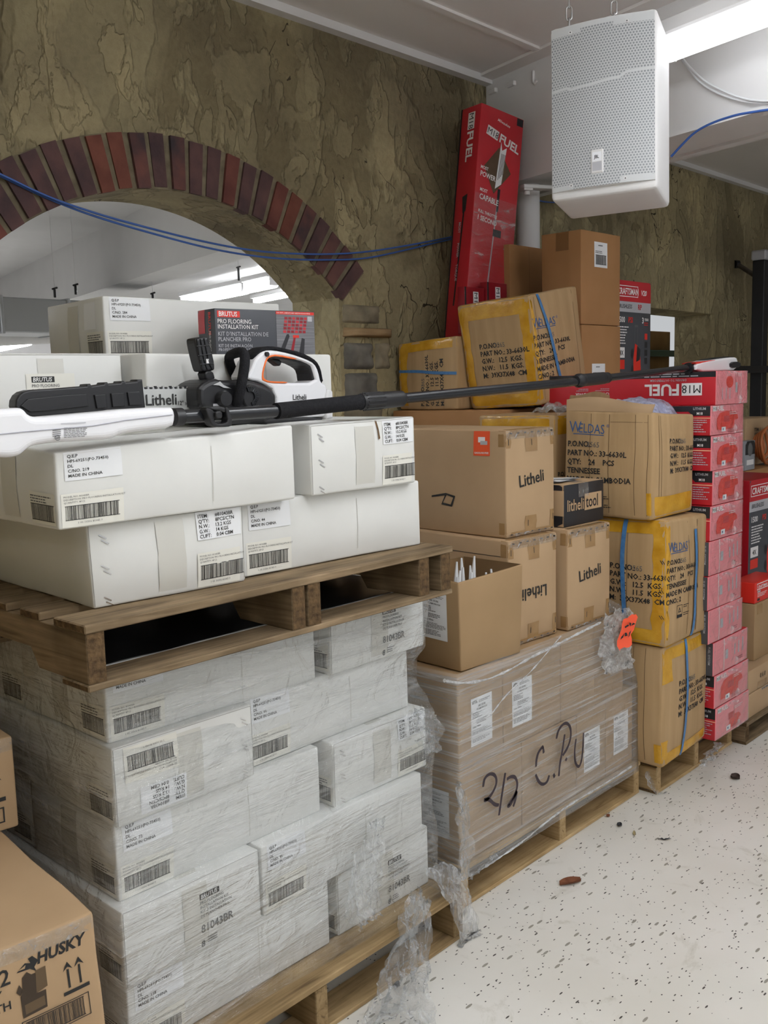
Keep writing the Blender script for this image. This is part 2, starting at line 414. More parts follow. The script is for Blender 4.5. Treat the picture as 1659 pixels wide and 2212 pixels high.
# ------------------------------------------------------------------ cartons
FACES = {
    'front': (lambda c, a, b: (a, 0, b), (0, -1, 0)), 'back': (lambda c, a, b: (c.w - a, c.d, b), (0, 1, 0)),
    'left': (lambda c, a, b: (0, c.d - a, b), (-1, 0, 0)), 'right': (lambda c, a, b: (c.w, a, b), (1, 0, 0)),
    'top': (lambda c, a, b: (a, b, c.h), (0, 0, 1)), 'bottom': (lambda c, a, b: (a, c.d - b, 0), (0, 0, -1))}
class Carton:
    """a carton of w x d x h seen from its near lower corner; printing lies in the body mesh, stickers, tape and straps are parts"""
    def __init__(c, w, d, h, mat, r=.006, bulge=.004, zb=.2, corn=None, amp=.0015, freq=5, seed=0, faces=('front', 'left', 'right', 'back', 'top', 'bottom'), fm=None):
        c.w, c.d, c.h, c.r, c.bulge, c.zb, c.corn, c.amp, c.freq = w, d, h, r, bulge, zb, corn or {}, amp, freq
        c.seed = Vector((seed * 7.31, seed * 3.17, seed * 1.93)); c.body = MB(); c.parts = {}; c.rnd = random.Random(seed + 5)
        fm = fm or {}
        for f in faces:
            A, B = c.size(f); la, lb = c.lines(A), c.lines(B)
            na, nb = len(la), len(lb)
            vs = [c.pt(f, a, b, 0) for b in lb for a in la]
            fs = [(j * na + i, j * na + i + 1, (j + 1) * na + i + 1, (j + 1) * na + i) for j in range(nb - 1) for i in range(na - 1)]
            c.body.add(vs, fs, fm.get(f, mat), True)
    def size(c, f): return {'front': (c.w, c.h), 'back': (c.w, c.h), 'left': (c.d, c.h), 'right': (c.d, c.h), 'top': (c.w, c.d), 'bottom': (c.w, c.d)}[f]
    def lines(c, L):
        n = max(2, min(9, int(L / .07))); r = c.r
        return [0, r * .35, r] + [r + (L - 2 * r) * i / n for i in range(1, n)] + [L - r, L - r * .35, L]
    def warp(c, p):
        dims = (c.w, c.d, c.h); r = min(c.r, min(dims) / 3)
        q = Vector([min(max(p[i], r), dims[i] - r) for i in range(3)]); p = Vector(p); dv = p - q
        if dv.length > 1e-9:
            k = max(abs(dv.x), abs(dv.y), abs(dv.z)); p = q + dv.normalized() * min(k, r)
        X, Y, Z = [2 * p[i] / dims[i] - 1 for i in range(3)]
        X, Y, Z = max(-1, min(1, X)), max(-1, min(1, Y)), max(-1, min(1, Z))
        p = p + Vector((X * (1 - Y * Y) * (1 - Z * Z), Y * (1 - X * X) * (1 - Z * Z), Z * (1 - X * X) * (1 - Y * Y) * c.zb)) * c.bulge
        if c.corn:
            x, y, z = (X + 1) / 2, (Y + 1) / 2, (Z + 1) / 2
            for k, o in c.corn.items():
                wx, wy = {'N': (1 - x, 1 - y), 'R': (x, 1 - y), 'L': (1 - x, y), 'B': (x, y)}[k[0]]
                p = p + Vector(o) * (wx * wy * (z if k[1] == '1' else 1 - z))
        if c.amp: p = p + noise.noise_vector(p * c.freq + c.seed) * c.amp
        return p
    def pt(c, f, a, b, off):
        fn, n = FACES[f]; return c.warp(fn(c, a, b)) + Vector(n) * off
    def part(c, name):
        if name not in c.parts: c.parts[name] = []
        mb = MB(); c.parts[name].append(mb); return mb
    def quad(c, f, a0, b0, a1, b1, mat, off=.0007, mb=None, skew=0.0, jag=0.0):
        mb = c.part(mb) if isinstance(mb, str) else (mb or c.body); na = max(1, min(12, int(abs(a1 - a0) / .035))); nb = max(1, min(12, int(abs(b1 - b0) / .035)))
        na += 2; nb += 2
        rn = c.rnd
        J = [rn.uniform(-jag, jag) for _ in range(nb + 1)]
        mb.grid(lambda s, t: c.pt(f, a0 + (a1 - a0) * s + skew * t + J[int(round(t * nb))] * (1 if s > .5 else (-1 if s < .5 else 0)), b0 + (b1 - b0) * t, off), na, nb, mat)
    def poly(c, f, pts, mat, off=.0009, mb=None):
        (mb or c.body).add([c.pt(f, a, b, off) for a, b in pts], [tuple(range(len(pts)))], mat)
    def text(c, f, t, a, b, size, mat=None, rot=0, bold=0.0, sx=1.0, off=.0014, mb=None, align='L', slant=0):
        vs, fs, wd = text_geo(t, bold); mb = mb or c.body; co, si = math.cos(math.radians(rot)), math.sin(math.radians(rot))
        x0 = {'L': 0, 'C': -wd / 2, 'R': -wd}[align]
        out = []
        for x, y in vs:
            x = ((x + x0) + slant * y) * size * sx; y = y * size
            out.append(c.pt(f, a + x * co - y * si, b + x * si + y * co, off))
        mb.add(out, fs, mat or INK)
    def lines_text(c, f, a, b, w, n, lh, mat=None, mb=None, off=.0013, th=.4, rot=0):
        """fine print too small to read: rows of short dashes"""
        mb = mb or c.body; rn = c.rnd
        for i in range(n):
            x = 0; end = w * rn.uniform(.6, 1)
            while x < end:
                l = rn.uniform(.06, .2) * w; y = -i * lh
                q = [(x, y), (min(x + l, end), y), (min(x + l, end), y + lh * th), (x, y + lh * th)]
                if rot == 180: q = [(-u_, -v_) for u_, v_ in q]
                mb.add([c.pt(f, a + u_, b + v_, off) for u_, v_ in q], [(0, 1, 2, 3)], mat or INK_SOFT); x += l + .025 * w
    def barcode(c, f, a, b, w, h, mb=None, mat=None, off=.0014):
        mb = mb or c.body; rn = c.rnd; x = 0; mat = mat or INK
        while x < w:
            bw = w * rn.choice((.006, .006, .010, .014)); 
            if x + bw > w: break
            mb.add([c.pt(f, a + x, b, off), c.pt(f, a + x + bw, b, off), c.pt(f, a + x + bw, b + h, off), c.pt(f, a + x, b + h, off)], [(0, 1, 2, 3)], mat)
            x += bw + w * rn.choice((.006, .009, .014))
        for yy in (b - h * .03, b + h):
            mb.add([c.pt(f, a - w * .01, yy, off), c.pt(f, a + w * 1.01, yy, off), c.pt(f, a + w * 1.01, yy + h * .045, off), c.pt(f, a - w * .01, yy + h * .045, off)], [(0, 1, 2, 3)], mat)
    def done(c, name, u, n, z, label, cat='carton', group=None, yaw=47.0, rx=0, ry=0):
        o = c.body.build(name); place(o, u, n, z, yaw, rx, ry); tag(o, label, cat, group)
        for k, ms in c.parts.items():
            for mb in ms:
                if mb.v: mb.build(k, o)
        c.obj = o; return o

# ---- the white cartons
def sticker_item(c, f, a, b, w=.118, h=.062, flip=False):
    mb = c.part('label'); c.quad(f, a, b, a + w, b + h, PAPER, .0009, mb)
    rows = (('ITEM:', '#81043BR'), ("Q'TY:", '8PCS/CTN'), ('N.W.:', '13.2 KGS'), ('G.W.:', '14 KGS'), ('CUFT:', '0.04 CBM'))
    s = h / 5.6
    for i, (l, r) in enumerate(rows):
        if flip:
            y = b + h * .06 + s * (i + .9)
            c.text(f, l, a + w * .95, y, s * 1.02, INK, 180, .012, mb=mb, off=.0016); c.text(f, r, a + w * .60, y, s * 1.02, INK, 180, .012, mb=mb, off=.0016)
        else:
            y = b + h * .94 - s * (i + .9)
            c.text(f, l, a + w * .05, y, s * 1.02, INK, 0, .012, mb=mb, off=.0016); c.text(f, r, a + w * .42, y, s * 1.02, INK, 0, .012, mb=mb, off=.0016)
def sticker_code(c, f, a, b, w=.135, h=.078, flip=False):
    mb = c.part('label'); c.quad(f, a, b, a + w, b + h, PAPER_CREAM, .0009, mb)
    if flip:
        c.barcode(f, a + w * .06, b + h * .34, w * .86, h * .40, mb, off=.0016)
        c.text(f, '1 00 10306 81043 9', a + w * .75, b + h * .90, h * .085, INK_SOFT, 180, mb=mb, off=.0016)
        for i, t in enumerate(('MODEL NO: 81043BR', 'DESCRIPTION: PRO FLOORING INSTALLATION KIT', 'QUANTITY: 8PCS')):
            c.text(f, t, a + w * .95, b + h * (.06 + .085 * (2 - i) + .08), h * .075, INK_SOFT, 180, mb=mb, off=.0016)
    else:
        c.barcode(f, a + w * .06, b + h * .22, w * .86, h * .40, mb, off=.0016)
        c.text(f, '1 00 10306 81043 9', a + w * .25, b + h * .09, h * .085, INK_SOFT, mb=mb, off=.0016)
        for i, t in enumerate(('MODEL NO: 81043BR', 'DESCRIPTION: PRO FLOORING INSTALLATION KIT', 'QUANTITY: 8PCS')):
            c.text(f, t, a + w * .04, b + h * (.88 - .085 * i), h * .075, INK_SOFT, mb=mb, off=.0016)
def sticker_po(c, f, a, b, no, w=.125, h=.066):
    mb = c.part('label'); c.quad(f, a, b, a + w, b + h, PAPER, .0009, mb)
    for i, t in enumerate(('Q.E.P', 'HPI-69251(PO.73450)', 'DL', 'C/NO. ' + no, 'MADE IN CHINA')):
        c.text(f, t, a + w * .06, b + h * (.80 - .17 * i), h * .15, INK, 0, .01, mb=mb, off=.0016)
def brutus_print(c, f, a, b, s=1.0, small=False):
    c.quad(f, a, b, a + .056 * s, b + .0135 * s, INK, .0010); c.text(f, 'BRUTUS', a + .003 * s, b + .0022 * s, .0135 * s, WHITE, 0, .02, slant=.15, off=.0016, sx=.95)
    for i, t in enumerate(('PRO FLOORING', 'INSTALLATION KIT', "KIT D'INSTALLATION", 'DE PLANCHER PRO')):
        c.text(f, t, a, b - (.0105 + .0105 * i) * s, .0095 * s, INK_SOFT, 0, .01)
    if not small:
        c.text(f, '81043BR', a, b - .080 * s, .028 * s, INK_SOFT, 0, .01, sx=.9); c.text(f, '8', a, b - .115 * s, .022 * s, INK_SOFT, 0, .02)
        c.lines_text(f, a + .018 * s, b - .098 * s, .03 * s, 3, .006 * s)
def staples(c, f, a, bs):
    mb = c.body
    for b in bs:
        for k in (0, 1):
            x, y = a + k * .004, b - k * .011
            c.poly(f, [(x, y), (x + .016, y - .010), (x + .0175, y - .008), (x + .0015, y + .002)], STAPLE, .0014, mb)
def white_short(c, f, flip=False, brand=False, item=True):
    A, B = c.size(f); t0, t1 = (.40, .58) if not flip else (.42, .60)
    mb = c.part('tape'); c.quad(f, A * t0, 0, A * t1, B, CLEAR_TAPE, .0006, mb, jag=.001)
    if brand: brutus_print(c, f, A * .52, B * .70); return
    if flip:
        sticker_code(c, f, A * .07, B * .52, flip=True); sticker_item(c, f, A * .16, B * .06, flip=True); staples(c, f, A * .90, (B * .86, B * .5, B * .14))
    else:
        if item: sticker_item(c, f, A * .665, B * .63)
        sticker_code(c, f, A * .655, B * .03); staples(c, f, A * .06, (B * .86, B * .5, B * .12))
def white_long(c, f, no='219'):
    A, B = c.size(f); sticker_po(c, f, A * .03, B * .62, no); sticker_code(c, f, A * .012, B * .02)
    c.quad(f, A * .60, B * .12, A * .603, B * .86, WHITE_EDGE if False else CLEAR_TAPE, .0008)
def white_side_code(c, f):
    A, B = c.size(f); mb = c.part('label'); c.quad(f, A - .105, B * .05, A - .008, B * .46, PAPER_CREAM, .0009, mb); c.barcode(f, A - .10, B * .1, .088, B * .2, mb, off=.0016)
    c.lines_text(f, A - .10, B * .40, .08, 3, B * .035, mb=mb, off=.0016)
def edge_lines(c, f):
    A, B = c.size(f)
    c.quad(f, .002, .004, .0035, B - .004, WHITE_EDGE, .0009); c.quad(f, A - .0035, .004, A - .002, B - .004, WHITE_EDGE, .0009)
    c.quad(f, .004, B - .0035, A - .004, B - .0022, WHITE_EDGE, .0009)
def white_carton(kind, seed, corn=None, no='219', bulge=.005, side=True, **kw):
    """kind S: short end to the front, L: long side to the front, F: short end upside down, B: short end with the printed title"""
    w, d = (.605, .378) if kind == 'L' else (.378, .605)
    c = Carton(w, d, .178, WHITE, r=.006, bulge=bulge, zb=.1, corn=corn, seed=seed, amp=.0025, freq=4)
    if kind == 'L':
        white_long(c, 'front', no); c.quad('left', .15, 0, .22, c.h, CLEAR_TAPE, .0006, 'tape'); white_side_code(c, 'left')
    else:
        white_short(c, 'front', kind == 'F', kind == 'B'); edge_lines(c, 'front')
        if side: white_side_code(c, 'left')
    mb = c.part('tape'); c.quad('top', c.w / 2 - .03 if kind != 'L' else 0, 0 if kind != 'L' else c.d / 2 - .03, c.w / 2 + .03 if kind != 'L' else c.w, c.d if kind != 'L' else c.d / 2 + .03, CLEAR_TAPE, .0006, mb)
    return c
# ------------------------------------------------------------------ the room
AU, AZ, RI, RO, THK = 2.311, 1.172, 1.197, 1.396, .314
HALF = .857
def wquad(mb, us, zs_lo, zs_hi, n, mat, flip=False):
    for i in range(len(us) - 1):
        q = [P(us[i], n, zs_lo[i]), P(us[i + 1], n, zs_lo[i + 1]), P(us[i + 1], n, zs_hi[i + 1]), P(us[i], n, zs_hi[i])]
        mb.add(q, [(3, 2, 1, 0) if flip else (0, 1, 2, 3)], mat, False)
def arch_z(u): return AZ + math.sqrt(max(RI * RI - (u - AU) ** 2, 0))
O0, O1, OZ, OB = 6.05, 7.105, 2.083, .9
mb = MB()
au = [AU - HALF + 2 * HALF * i / 40 for i in range(41)]
TOP = 3.6
for n, flip in ((WALL, False), (WALL + THK, True)):
    wquad(mb, [-5, AU - HALF], [0, 0], [TOP, TOP], n, STUCCO, flip)
    wquad(mb, au, [arch_z(u) for u in au], [TOP] * 41, n, STUCCO, flip)
    wquad(mb, [AU + HALF, O0], [0, 0], [TOP, TOP], n, STUCCO, flip)
    wquad(mb, [O0, O1], [OZ, OZ - .01], [TOP, TOP], n, STUCCO, flip)
    wquad(mb, [O0, O1], [0, 0], [OB, OB], n, STUCCO, flip)
    wquad(mb, [O1, 16], [0, 0], [TOP, TOP], n, STUCCO, flip)
for i in range(40):
    a, b = au[i], au[i + 1]
    mb.add([P(a, WALL, arch_z(a)), P(b, WALL, arch_z(b)), P(b, WALL + THK, arch_z(b)), P(a, WALL + THK, arch_z(a))], [(3, 2, 1, 0)], STUCCO, True)
for u_, s in ((AU - HALF, 1), (AU + HALF, -1)):
    q = [P(u_, WALL, 0), P(u_, WALL + THK, 0), P(u_, WALL + THK, arch_z(u_)), P(u_, WALL, arch_z(u_))]
    mb.add(q, [(0, 1, 2, 3)], STUCCO)
mb.add([P(O0, WALL, OZ), P(O1, WALL, OZ - .01), P(O1, WALL + THK, OZ - .01), P(O0, WALL + THK, OZ)], [(0, 1, 2, 3)], STUCCO)
mb.add([P(O1, WALL, OB), P(O1, WALL + THK, OB), P(O1, WALL + THK, OZ), P(O1, WALL, OZ)], [(0, 1, 2, 3)], STUCCO)
mb.add([P(O0, WALL, OB), P(O0, WALL + THK, OB), P(O0, WALL + THK, OZ), P(O0, WALL, OZ)], [(0, 1, 2, 3)], STUCCO)
mb.add([P(O0, WALL, OB), P(O1, WALL, OB), P(O1, WALL + THK, OB), P(O0, WALL + THK, OB)], [(0, 1, 2, 3)], STUCCO)
struct(mb.build('wall_back'))
# brick voussoirs around the arch
mb = MB(); rnd = random.Random(4)
amax = math.asin(HALF / RI) + .02; nb = 25
mb_m = []
for i in range(nb):
    a0 = -amax + 2 * amax * i / nb; a1 = -amax + 2 * amax * (i + 1) / nb; g = (a1 - a0) * .15
    a0 += g; a1 -= g; e = rnd.uniform(-.006, .006); pr = rnd.uniform(.010, .020)
    vs = []
    for y in (WALL - pr, WALL + .02):
        for (a, r) in ((a0, RI + .004 + e), (a1, RI + .004 + e), (a1, RO + e), (a0, RO + e)):
            vs.append(P(AU + r * math.sin(a), y, AZ + r * math.cos(a)))
    mb.add(vs, [(0, 1, 2, 3), (0, 4, 5, 1), (1, 5, 6, 2), (2, 6, 7, 3), (3, 7, 4, 0)], BRICKS[rnd.randrange(len(BRICKS))])
n = 60
for i in range(n):
    a0 = -amax + 2 * amax * i / n; a1 = -amax + 2 * amax * (i + 1) / n
    vs = [P(AU + r * math.sin(a), WALL - .006, AZ + r * math.cos(a)) for a, r in ((a0, RI), (a1, RI), (a1, RO), (a0, RO))]
    mb.add(vs, [(0, 1, 2, 3)], MORTAR)
struct(mb.build('trim_1'))
# stones set into the right jamb below the arch, each course one stone
mb = MB(); rnd = random.Random(8)
for (x0, y0, x1, y1, k, pr) in ((736, 655, 822, 702, 0, .02), (738, 706, 846, 731, 1, .05), (740, 738, 806, 800, 2, .03), (742, 804, 816, 868, 3, .03), (740, 870, 830, 925, 0, .02), (808, 738, 842, 800, 0, .015)):
    u0, z1 = at_plane(x0, y0, WALL); u1, z0 = at_plane(x1, y1, WALL)
    ch = .012
    def stone(s, t, u0=u0, u1=u1, z0=z0, z1=z1, pr=pr):
        e = min(s, 1 - s, t, 1 - t); y = pr * min(1, e * 6) + .012 * noise.noise(Vector((s * 3 + u0 * 9, t * 3, z0 * 7)))
        return P(u0 + (u1 - u0) * s + .008 * noise.noise(Vector((s * 5, t * 5, z0))), WALL - max(y, -.005) if e > 0 else WALL + .01, z0 + (z1 - z0) * t)
    mb.grid(stone, 14, 10, STONES[k])
struct(mb.build('trim_2'))
# floor
mb = MB(); mb.add([(-9, -8, 0), (20, -8, 0), (20, 28, 0), (-9, 28, 0)], [(0, 1, 2, 3)], FLOOR); struct(mb.build('floor'))
# ceilings, with the beam that crosses from the wall towards the right
BN = (_turn @ Vector((.839, .545, 0))).normalized(); BT = (_turn @ Vector((.545, -.839, 0))).normalized()
BK, BW, BZ = 3.40, .375, 2.632
def beam_u(n, k): return (k - n * V.dot(BN)) / U.dot(BN)
mb = MB()
mb.add([P(-7, WALL + .01, CEIL + .07), P(beam_u(WALL, BK) + .2, WALL + .01, CEIL + .07), P(beam_u(-5, BK) + .2, -5, CEIL + .07), P(-7, -5, CEIL + .07)], [(0, 1, 2, 3)], CEIL_MAT)
mb.add([P(beam_u(WALL, BK + BW) - .1, WALL + .01, CEIL - .03), P(13, WALL + .01, CEIL - .03), P(13, -5, CEIL - .03), P(beam_u(-5, BK + BW) - .1, -5, CEIL - .03)], [(0, 1, 2, 3)], CEIL_MAT)
struct(mb.build('ceiling'))
mb = MB()
CZ = CEIL + .07
def strip(mb, n0, n1, u0, u1, z, th, mat=CEIL_MAT):
    vs = [P(u, n, zz) for zz in (z - th, z) for (u, n) in ((u0(n0) if callable(u0) else u0, n0), (u1(n0) if callable(u1) else u1, n0), (u1(n1) if callable(u1) else u1, n1), (u0(n1) if callable(u0) else u0, n1))]
    mb.add(vs, [(0, 1, 2, 3), (0, 4, 5, 1), (1, 5, 6, 2), (2, 6, 7, 3), (3, 7, 4, 0)], mat)
bu = lambda n: beam_u(n, BK) + .01
strip(mb, WALL - .05, WALL + .005, -7, bu, CZ, .035, PAINT_WHITE)
for nn in (2.74, 1.52, .3): strip(mb, nn - .02, nn + .02, -7, bu, CZ, .012)
strip(mb, WALL, -5, lambda n: beam_u(n, BK) - .10, bu, CZ - .001, .014)
b2 = lambda n: beam_u(n, BK + BW) - .01
strip(mb, WALL - .045, WALL + .005, b2, 13, CEIL - .03, .03, PAINT_WHITE)
for nn in (2.5, 1.28): strip(mb, nn - .02, nn + .02, b2, 13, CEIL - .03, .012)
struct(mb.build('trim_3'))
mb = MB()
e0 = BN * BK + BT * ((P(beam_u(WALL, BK), WALL, 0)).dot(BT) - .1); e1 = BN * BK + BT * 7.5
vs = [q + BN * w + Vector((0, 0, z)) for z in (BZ, CEIL + .2) for (q, w) in ((e0, 0), (e1, 0), (e1, BW), (e0, BW))]
mb.add(vs, [(0, 1, 2, 3), (0, 4, 5, 1), (1, 5, 6, 2), (2, 6, 7, 3), (3, 7, 4, 0)], PAINT_WHITE)
# narrow flange along the foot of the beam
for w0, w1 in ((-.012, .05), (BW - .05, BW + .012)):
    vs = [q + BN * w + Vector((0, 0, z)) for z in (BZ - .012, BZ + .006) for (q, w) in ((e0, w0), (e1, w0), (e1, w1), (e0, w1))]
    mb.add(vs, [(0, 3, 2, 1), (0, 1, 5, 4), (1, 2, 6, 5), (2, 3, 7, 6), (3, 0, 4, 7)], PAINT_WHITE)
struct(mb.build('trim_4'))
# room beyond the arch: ceiling, its beam, end wall
mb = MB(); w2 = WALL + THK - .01
mb.add([P(-9, w2, CZ), P(18, w2, CZ), P(18, 26, CZ), P(-9, 26, CZ)], [(0, 1, 2, 3)], PAINT_WHITE); struct(mb.build('ceiling_far'))
mb = MB()
for k, z in ((3.02, 2.62), (.2, 2.75), (-3.2, 2.75)):
    f0 = BN * k + BT * (P(beam_u(w2, k), w2, 0).dot(BT) - .05); f1 = BN * k - BT * 26
    vs = [q + BN * w + Vector((0, 0, zz)) for zz in (z, CZ + .1) for (q, w) in ((f0, 0), (f1, 0), (f1, .35), (f0, .35))]
    mb.add(vs, [(0, 1, 2, 3), (0, 4, 5, 1), (1, 5, 6, 2), (2, 6, 7, 3), (3, 7, 4, 0)], PAINT_WHITE)
    for dw in (-.9, -1.8):
        vs = [q + BN * (w + dw) + Vector((0, 0, zz)) for zz in (CZ - .02, CZ) for (q, w) in ((f0, 0), (f1, 0), (f1, .05), (f0, .05))]
        mb.add(vs, [(0, 1, 2, 3), (0, 4, 5, 1), (2, 6, 7, 3)], PAINT_WHITE)
struct(mb.build('trim_5'))
mb = MB(); mb.add([P(-9, 25.9, 0), P(18, 25.9, 0), P(18, 25.9, CZ), P(-9, 25.9, CZ)], [(0, 1, 2, 3)], PAINT_WHITE)
struct(mb.build('wall_far'))
mb = MB(); mb.add([P(12.9, WALL, 0), P(12.9, -5, 0), P(12.9, -5, CEIL), P(12.9, WALL, CEIL)], [(0, 1, 2, 3)], STUCCO); struct(mb.build('wall_right'))
mb = MB(); mb.add([P(-.95, -3.2, 0), P(-.95, WALL, 0), P(-.95, WALL, CZ), P(-.95, -3.2, CZ)], [(0, 1, 2, 3)], STUCCO); struct(mb.build('light_block_wall'))  # unseen wall added out of frame to keep light off left faces

# ------------------------------------------------------------------ lamps
def tube_lamp(p0, p1, lamp, label, name='ceiling_light', w=.06, hous=.16, drop=.05, group=None):
    p0, p1 = Vector(p0), Vector(p1); L = (p1 - p0).length; d = (p1 - p0).normalized(); rz = math.atan2(d.y, d.x)
    mb = MB(); mb.box((0, -hous / 2, drop), (L, hous / 2, drop + .06), PAINT_WHITE, .008); o = mb.build(name); o.location = p0; o.rotation_euler = (0, 0, rz)
    mb = MB(); mb.tube([(.01, 0, 0.01), (L - .01, 0, .01)], w / 2, lamp, 10); mb.build('fluorescent_tube', o)
    mb = MB()
    for x in (0, L): mb.box((x - .012, -w * .6, -.02), (x + .012, w * .6, drop), PAINT_WHITE, .004)
    mb.build('tube_holder', o)
    if label: tag(o, label, 'ceiling light', group)
    return o
q0 = seen_far = None
_d = FWD + RGT * ((1440 - CX) / F_PX) - UPV * ((119 - CY) / F_PX); q0 = Vector((0, 0, EYE)) + _d * ((2.82 - EYE) / _d.z)
tube_lamp(q0, q0 + BT * 2.44, LAMP_F, 'bright fluorescent strip light on the ceiling beside the hanging white loudspeaker', w=.082, hous=.13)
for i, (k, t0) in enumerate(((2.15, -1.85), (2.15, .75), (.75, -1.7), (.75, .9), (-1.6, -2.6), (-1.6, 0), (5.4, 1.4))):  # all out of view; the first two added to brighten the floor
    q0 = BN * k + BT * t0 + Vector((0, 0, CEIL - .42))
    tube_lamp(q0, q0 + BT * 2.44, LAMP, 'unseen fluorescent strip light hung over the aisle to light it', w=.075, hous=.07, group='aisle strip lights')
# lamps, duct and disc lamp of the far room
def seen(px, py, z):
    d = FWD + RGT * ((px - CX) / F_PX) - UPV * ((py - CY) / F_PX); return Vector((0, 0, EYE)) + d * ((z - EYE) / d.z)
a = seen(400, 654, 2.85); b = seen(533, 627, 2.85)
tube_lamp(a, b, LAMP_B, 'long fluorescent tube light seen through the arch above the grey kit box', w=.12, hous=.2, drop=.08)
a = seen(536, 625, 2.85); b = seen(594, 613, 2.85)
tube_lamp(a, b, LAMP_B, 'short fluorescent tube light seen at the right foot of the arch', w=.12, hous=.2, drop=.08)
a = seen(-40, 763, 2.72); b = seen(64, 741, 2.72)
tube_lamp(a, b, LAMP_B, 'fluorescent tube light seen under the metal duct through the arch', w=.13, hous=.2, drop=.08)
for k, t0 in ((7.0, -8.8), (7.0, -11.6), (7.0, -14.4), (-.8, -6.0), (-.8, -8.8), (-.8, -11.6), (-3.6, -8), (-3.6, -11)):  # out-of-view rows added to brighten the far room
    q0 = BN * k + BT * t0 + Vector((0, 0, 3.0))
    tube_lamp(q0, q0 + BT * 2.4, LAMP_B, 'unseen strip light added to brighten the room beyond the arch', w=.075, hous=.2, group='added strip lights beyond the arch')
c0 = seen(95, 736, 2.85)
mb = MB(); mb.tube([(0, 0, 0), (0, 0, .05)], .32, LAMP_B, 24); mb.tube([(0, 0, .05), (0, 0, .09)], .36, PAINT_WHITE, 24); o = mb.build('disc_lamp'); o.location = c0
tag(o, 'round disc light under the duct, left of the rear white carton', 'ceiling light')
u0, z0 = at_plane(-60, 716, 8.0); u1, z1 = at_plane(150, 643, 8.0); u1 += 2.2
mb = MB(); hz = z1 - z0 - .02
mb.box((0, 0, 0), (u1 - u0, .55, hz), DUCT, .01)
x = .25
while x < u1 - u0: mb.box((x, -.012, -.012), (x + .03, .56, hz + .012), DUCT, .004); x += .62
duct = mb.build('air_duct'); place(duct, u0, 8.0, z0); tag(duct, 'galvanised metal air duct with seams seen through the left of the arch', 'duct')
for i, (px, py, py2) in enumerate(((163, 622, 640), (118, 630, 646), (330, 640, 655), (515, 583, 612))):
    uu, zz = at_plane(px, py, 7.8); _, z2 = at_plane(px, py2, 7.8)
    mb = MB(); mb.tube([(0, 0, 0), (0, 0, CZ - zz)], .0025, PAINT_WHITE, 6); mb.box((-.009, -.009, (z2 - zz) * .8), (.009, .009, .02), BLACK_PL, .003); mb.tube([(-.022, 0, .02), (.026, 0, .035)], .008, BLACK_PL, 6)
    o = mb.build('hanger_clamp'); place(o, uu, 7.8, zz)
    tag(o, ('black hanger clamp above the duct, nearest the rear white carton', 'black hanger clamp over the middle of the duct', 'hanger rod beside the long tube light beyond the arch', 'hanger rod over the short tube light beyond the arch')[i], 'hanger')
mb = MB(); qs = [P(at_plane(x, y, 9.2)[0], 9.2, at_plane(x, y, 9.2)[1]) for x, y in ((-60, 728), (60, 722), (150, 720), (260, 716))]; mb.tube(qs, .1, PAINT_WHITE, 12)
o = mb.build('ceiling_pipe'); tag(o, 'fat white pipe running below the metal duct beyond the arch', 'pipe')
# ------------------------------------------------------------------ pallets
def board(name, L, w, th, mat, parent, x, y, z, rz=0, seed=0, end=None):
    mb = MB(); mb.box((0, 0, 0), (L, w, th), mat, .0025, end=end, endaxis=0); o = mb.build(name, parent); o.location = (x, y, z); o.rotation_euler = (0, 0, math.radians(rz)); return o
def pallet(u, n, z, w, d, h, mat, label, yaw=47.0, boards=7, group=None, sx=None, notch=True, blocks=True):
    root = empty('pallet'); place(root, u, n, z, yaw); tag(root, label, 'pallet', group)
    th = .018; rnd = random.Random(int(u * 100))
    bw = [.12] + [.082] * (boards - 2) + [.12]; gap = (d - sum(bw)) / (boards - 1); y = 0
    for i, b in enumerate(bw):
        o = board('deck_board', w - rnd.uniform(0, .012), b, th, mat, root, rnd.uniform(0, .008), y, h - th, rnd.uniform(-.3, .3), end=WOOD_END); y += b + gap
    for yy, b in ((.0, .10), (d / 2 - .06, .12), (d - .10, .10)):
        board('bottom_board', w - rnd.uniform(0, .01), b, .014, mat, root, rnd.uniform(0, .006), yy, 0, rnd.uniform(-.3, .3), end=WOOD_END)
    hs = h - th - .014
    for k, xs in enumerate(sx or (.0, w / 2 - .02, w - .04)):
        L = d - .01
        ol = [(0, 0)]
        if notch:
            for a in (.17, .60): ol += [(L * a, 0), (L * a + .03, hs * .4), (L * a + .23, hs * .4), (L * a + .26, 0)]
        ol += [(L, 0), (L, hs), (0, hs)]
        vs, fs = slab([ol], .02, .002)
        mb = MB(); mb.add(vs, fs, mat)
        # end grain caps
        for xx in (-.0015, L + .0015): mb.add([(xx, -.019, .001), (xx, .019, .001), (xx, .019, hs - .001), (xx, -.019, hs - .001)], [(0, 1, 2, 3)], WOOD_END if mat is WOOD_OLD else mat)
        o = mb.build('stringer', root); o.location = (xs + .02, .005, .014); o.rotation_euler = (0, 0, math.radians(90))
    return root
pallet(.925, 1.655, 1.032, 1.125, 1.15, .133, WOOD_OLD, 'old grey pallet carrying the upper white cartons on top of the wrapped stack', boards=8, sx=(.008, .535, .585, .985, 1.075))
pallet(.95, 1.665, 0, 1.13, 1.15, .14, WOOD_MID, 'weathered pallet on the floor under the wrapped white stack')
pallet(2.19, 1.76, 0, 1.122, 1.1, .135, WOOD_NEW, 'pale pallet under the wrapped stack marked C.P.U', sx=(.0, .555, 1.08))
pallet(3.335, 1.70, 0, .70, .84, .125, WOOD_NEW, 'pallet under the yellow-taped cartons and the red boxes', sx=(.0, .33, .66), boards=6)

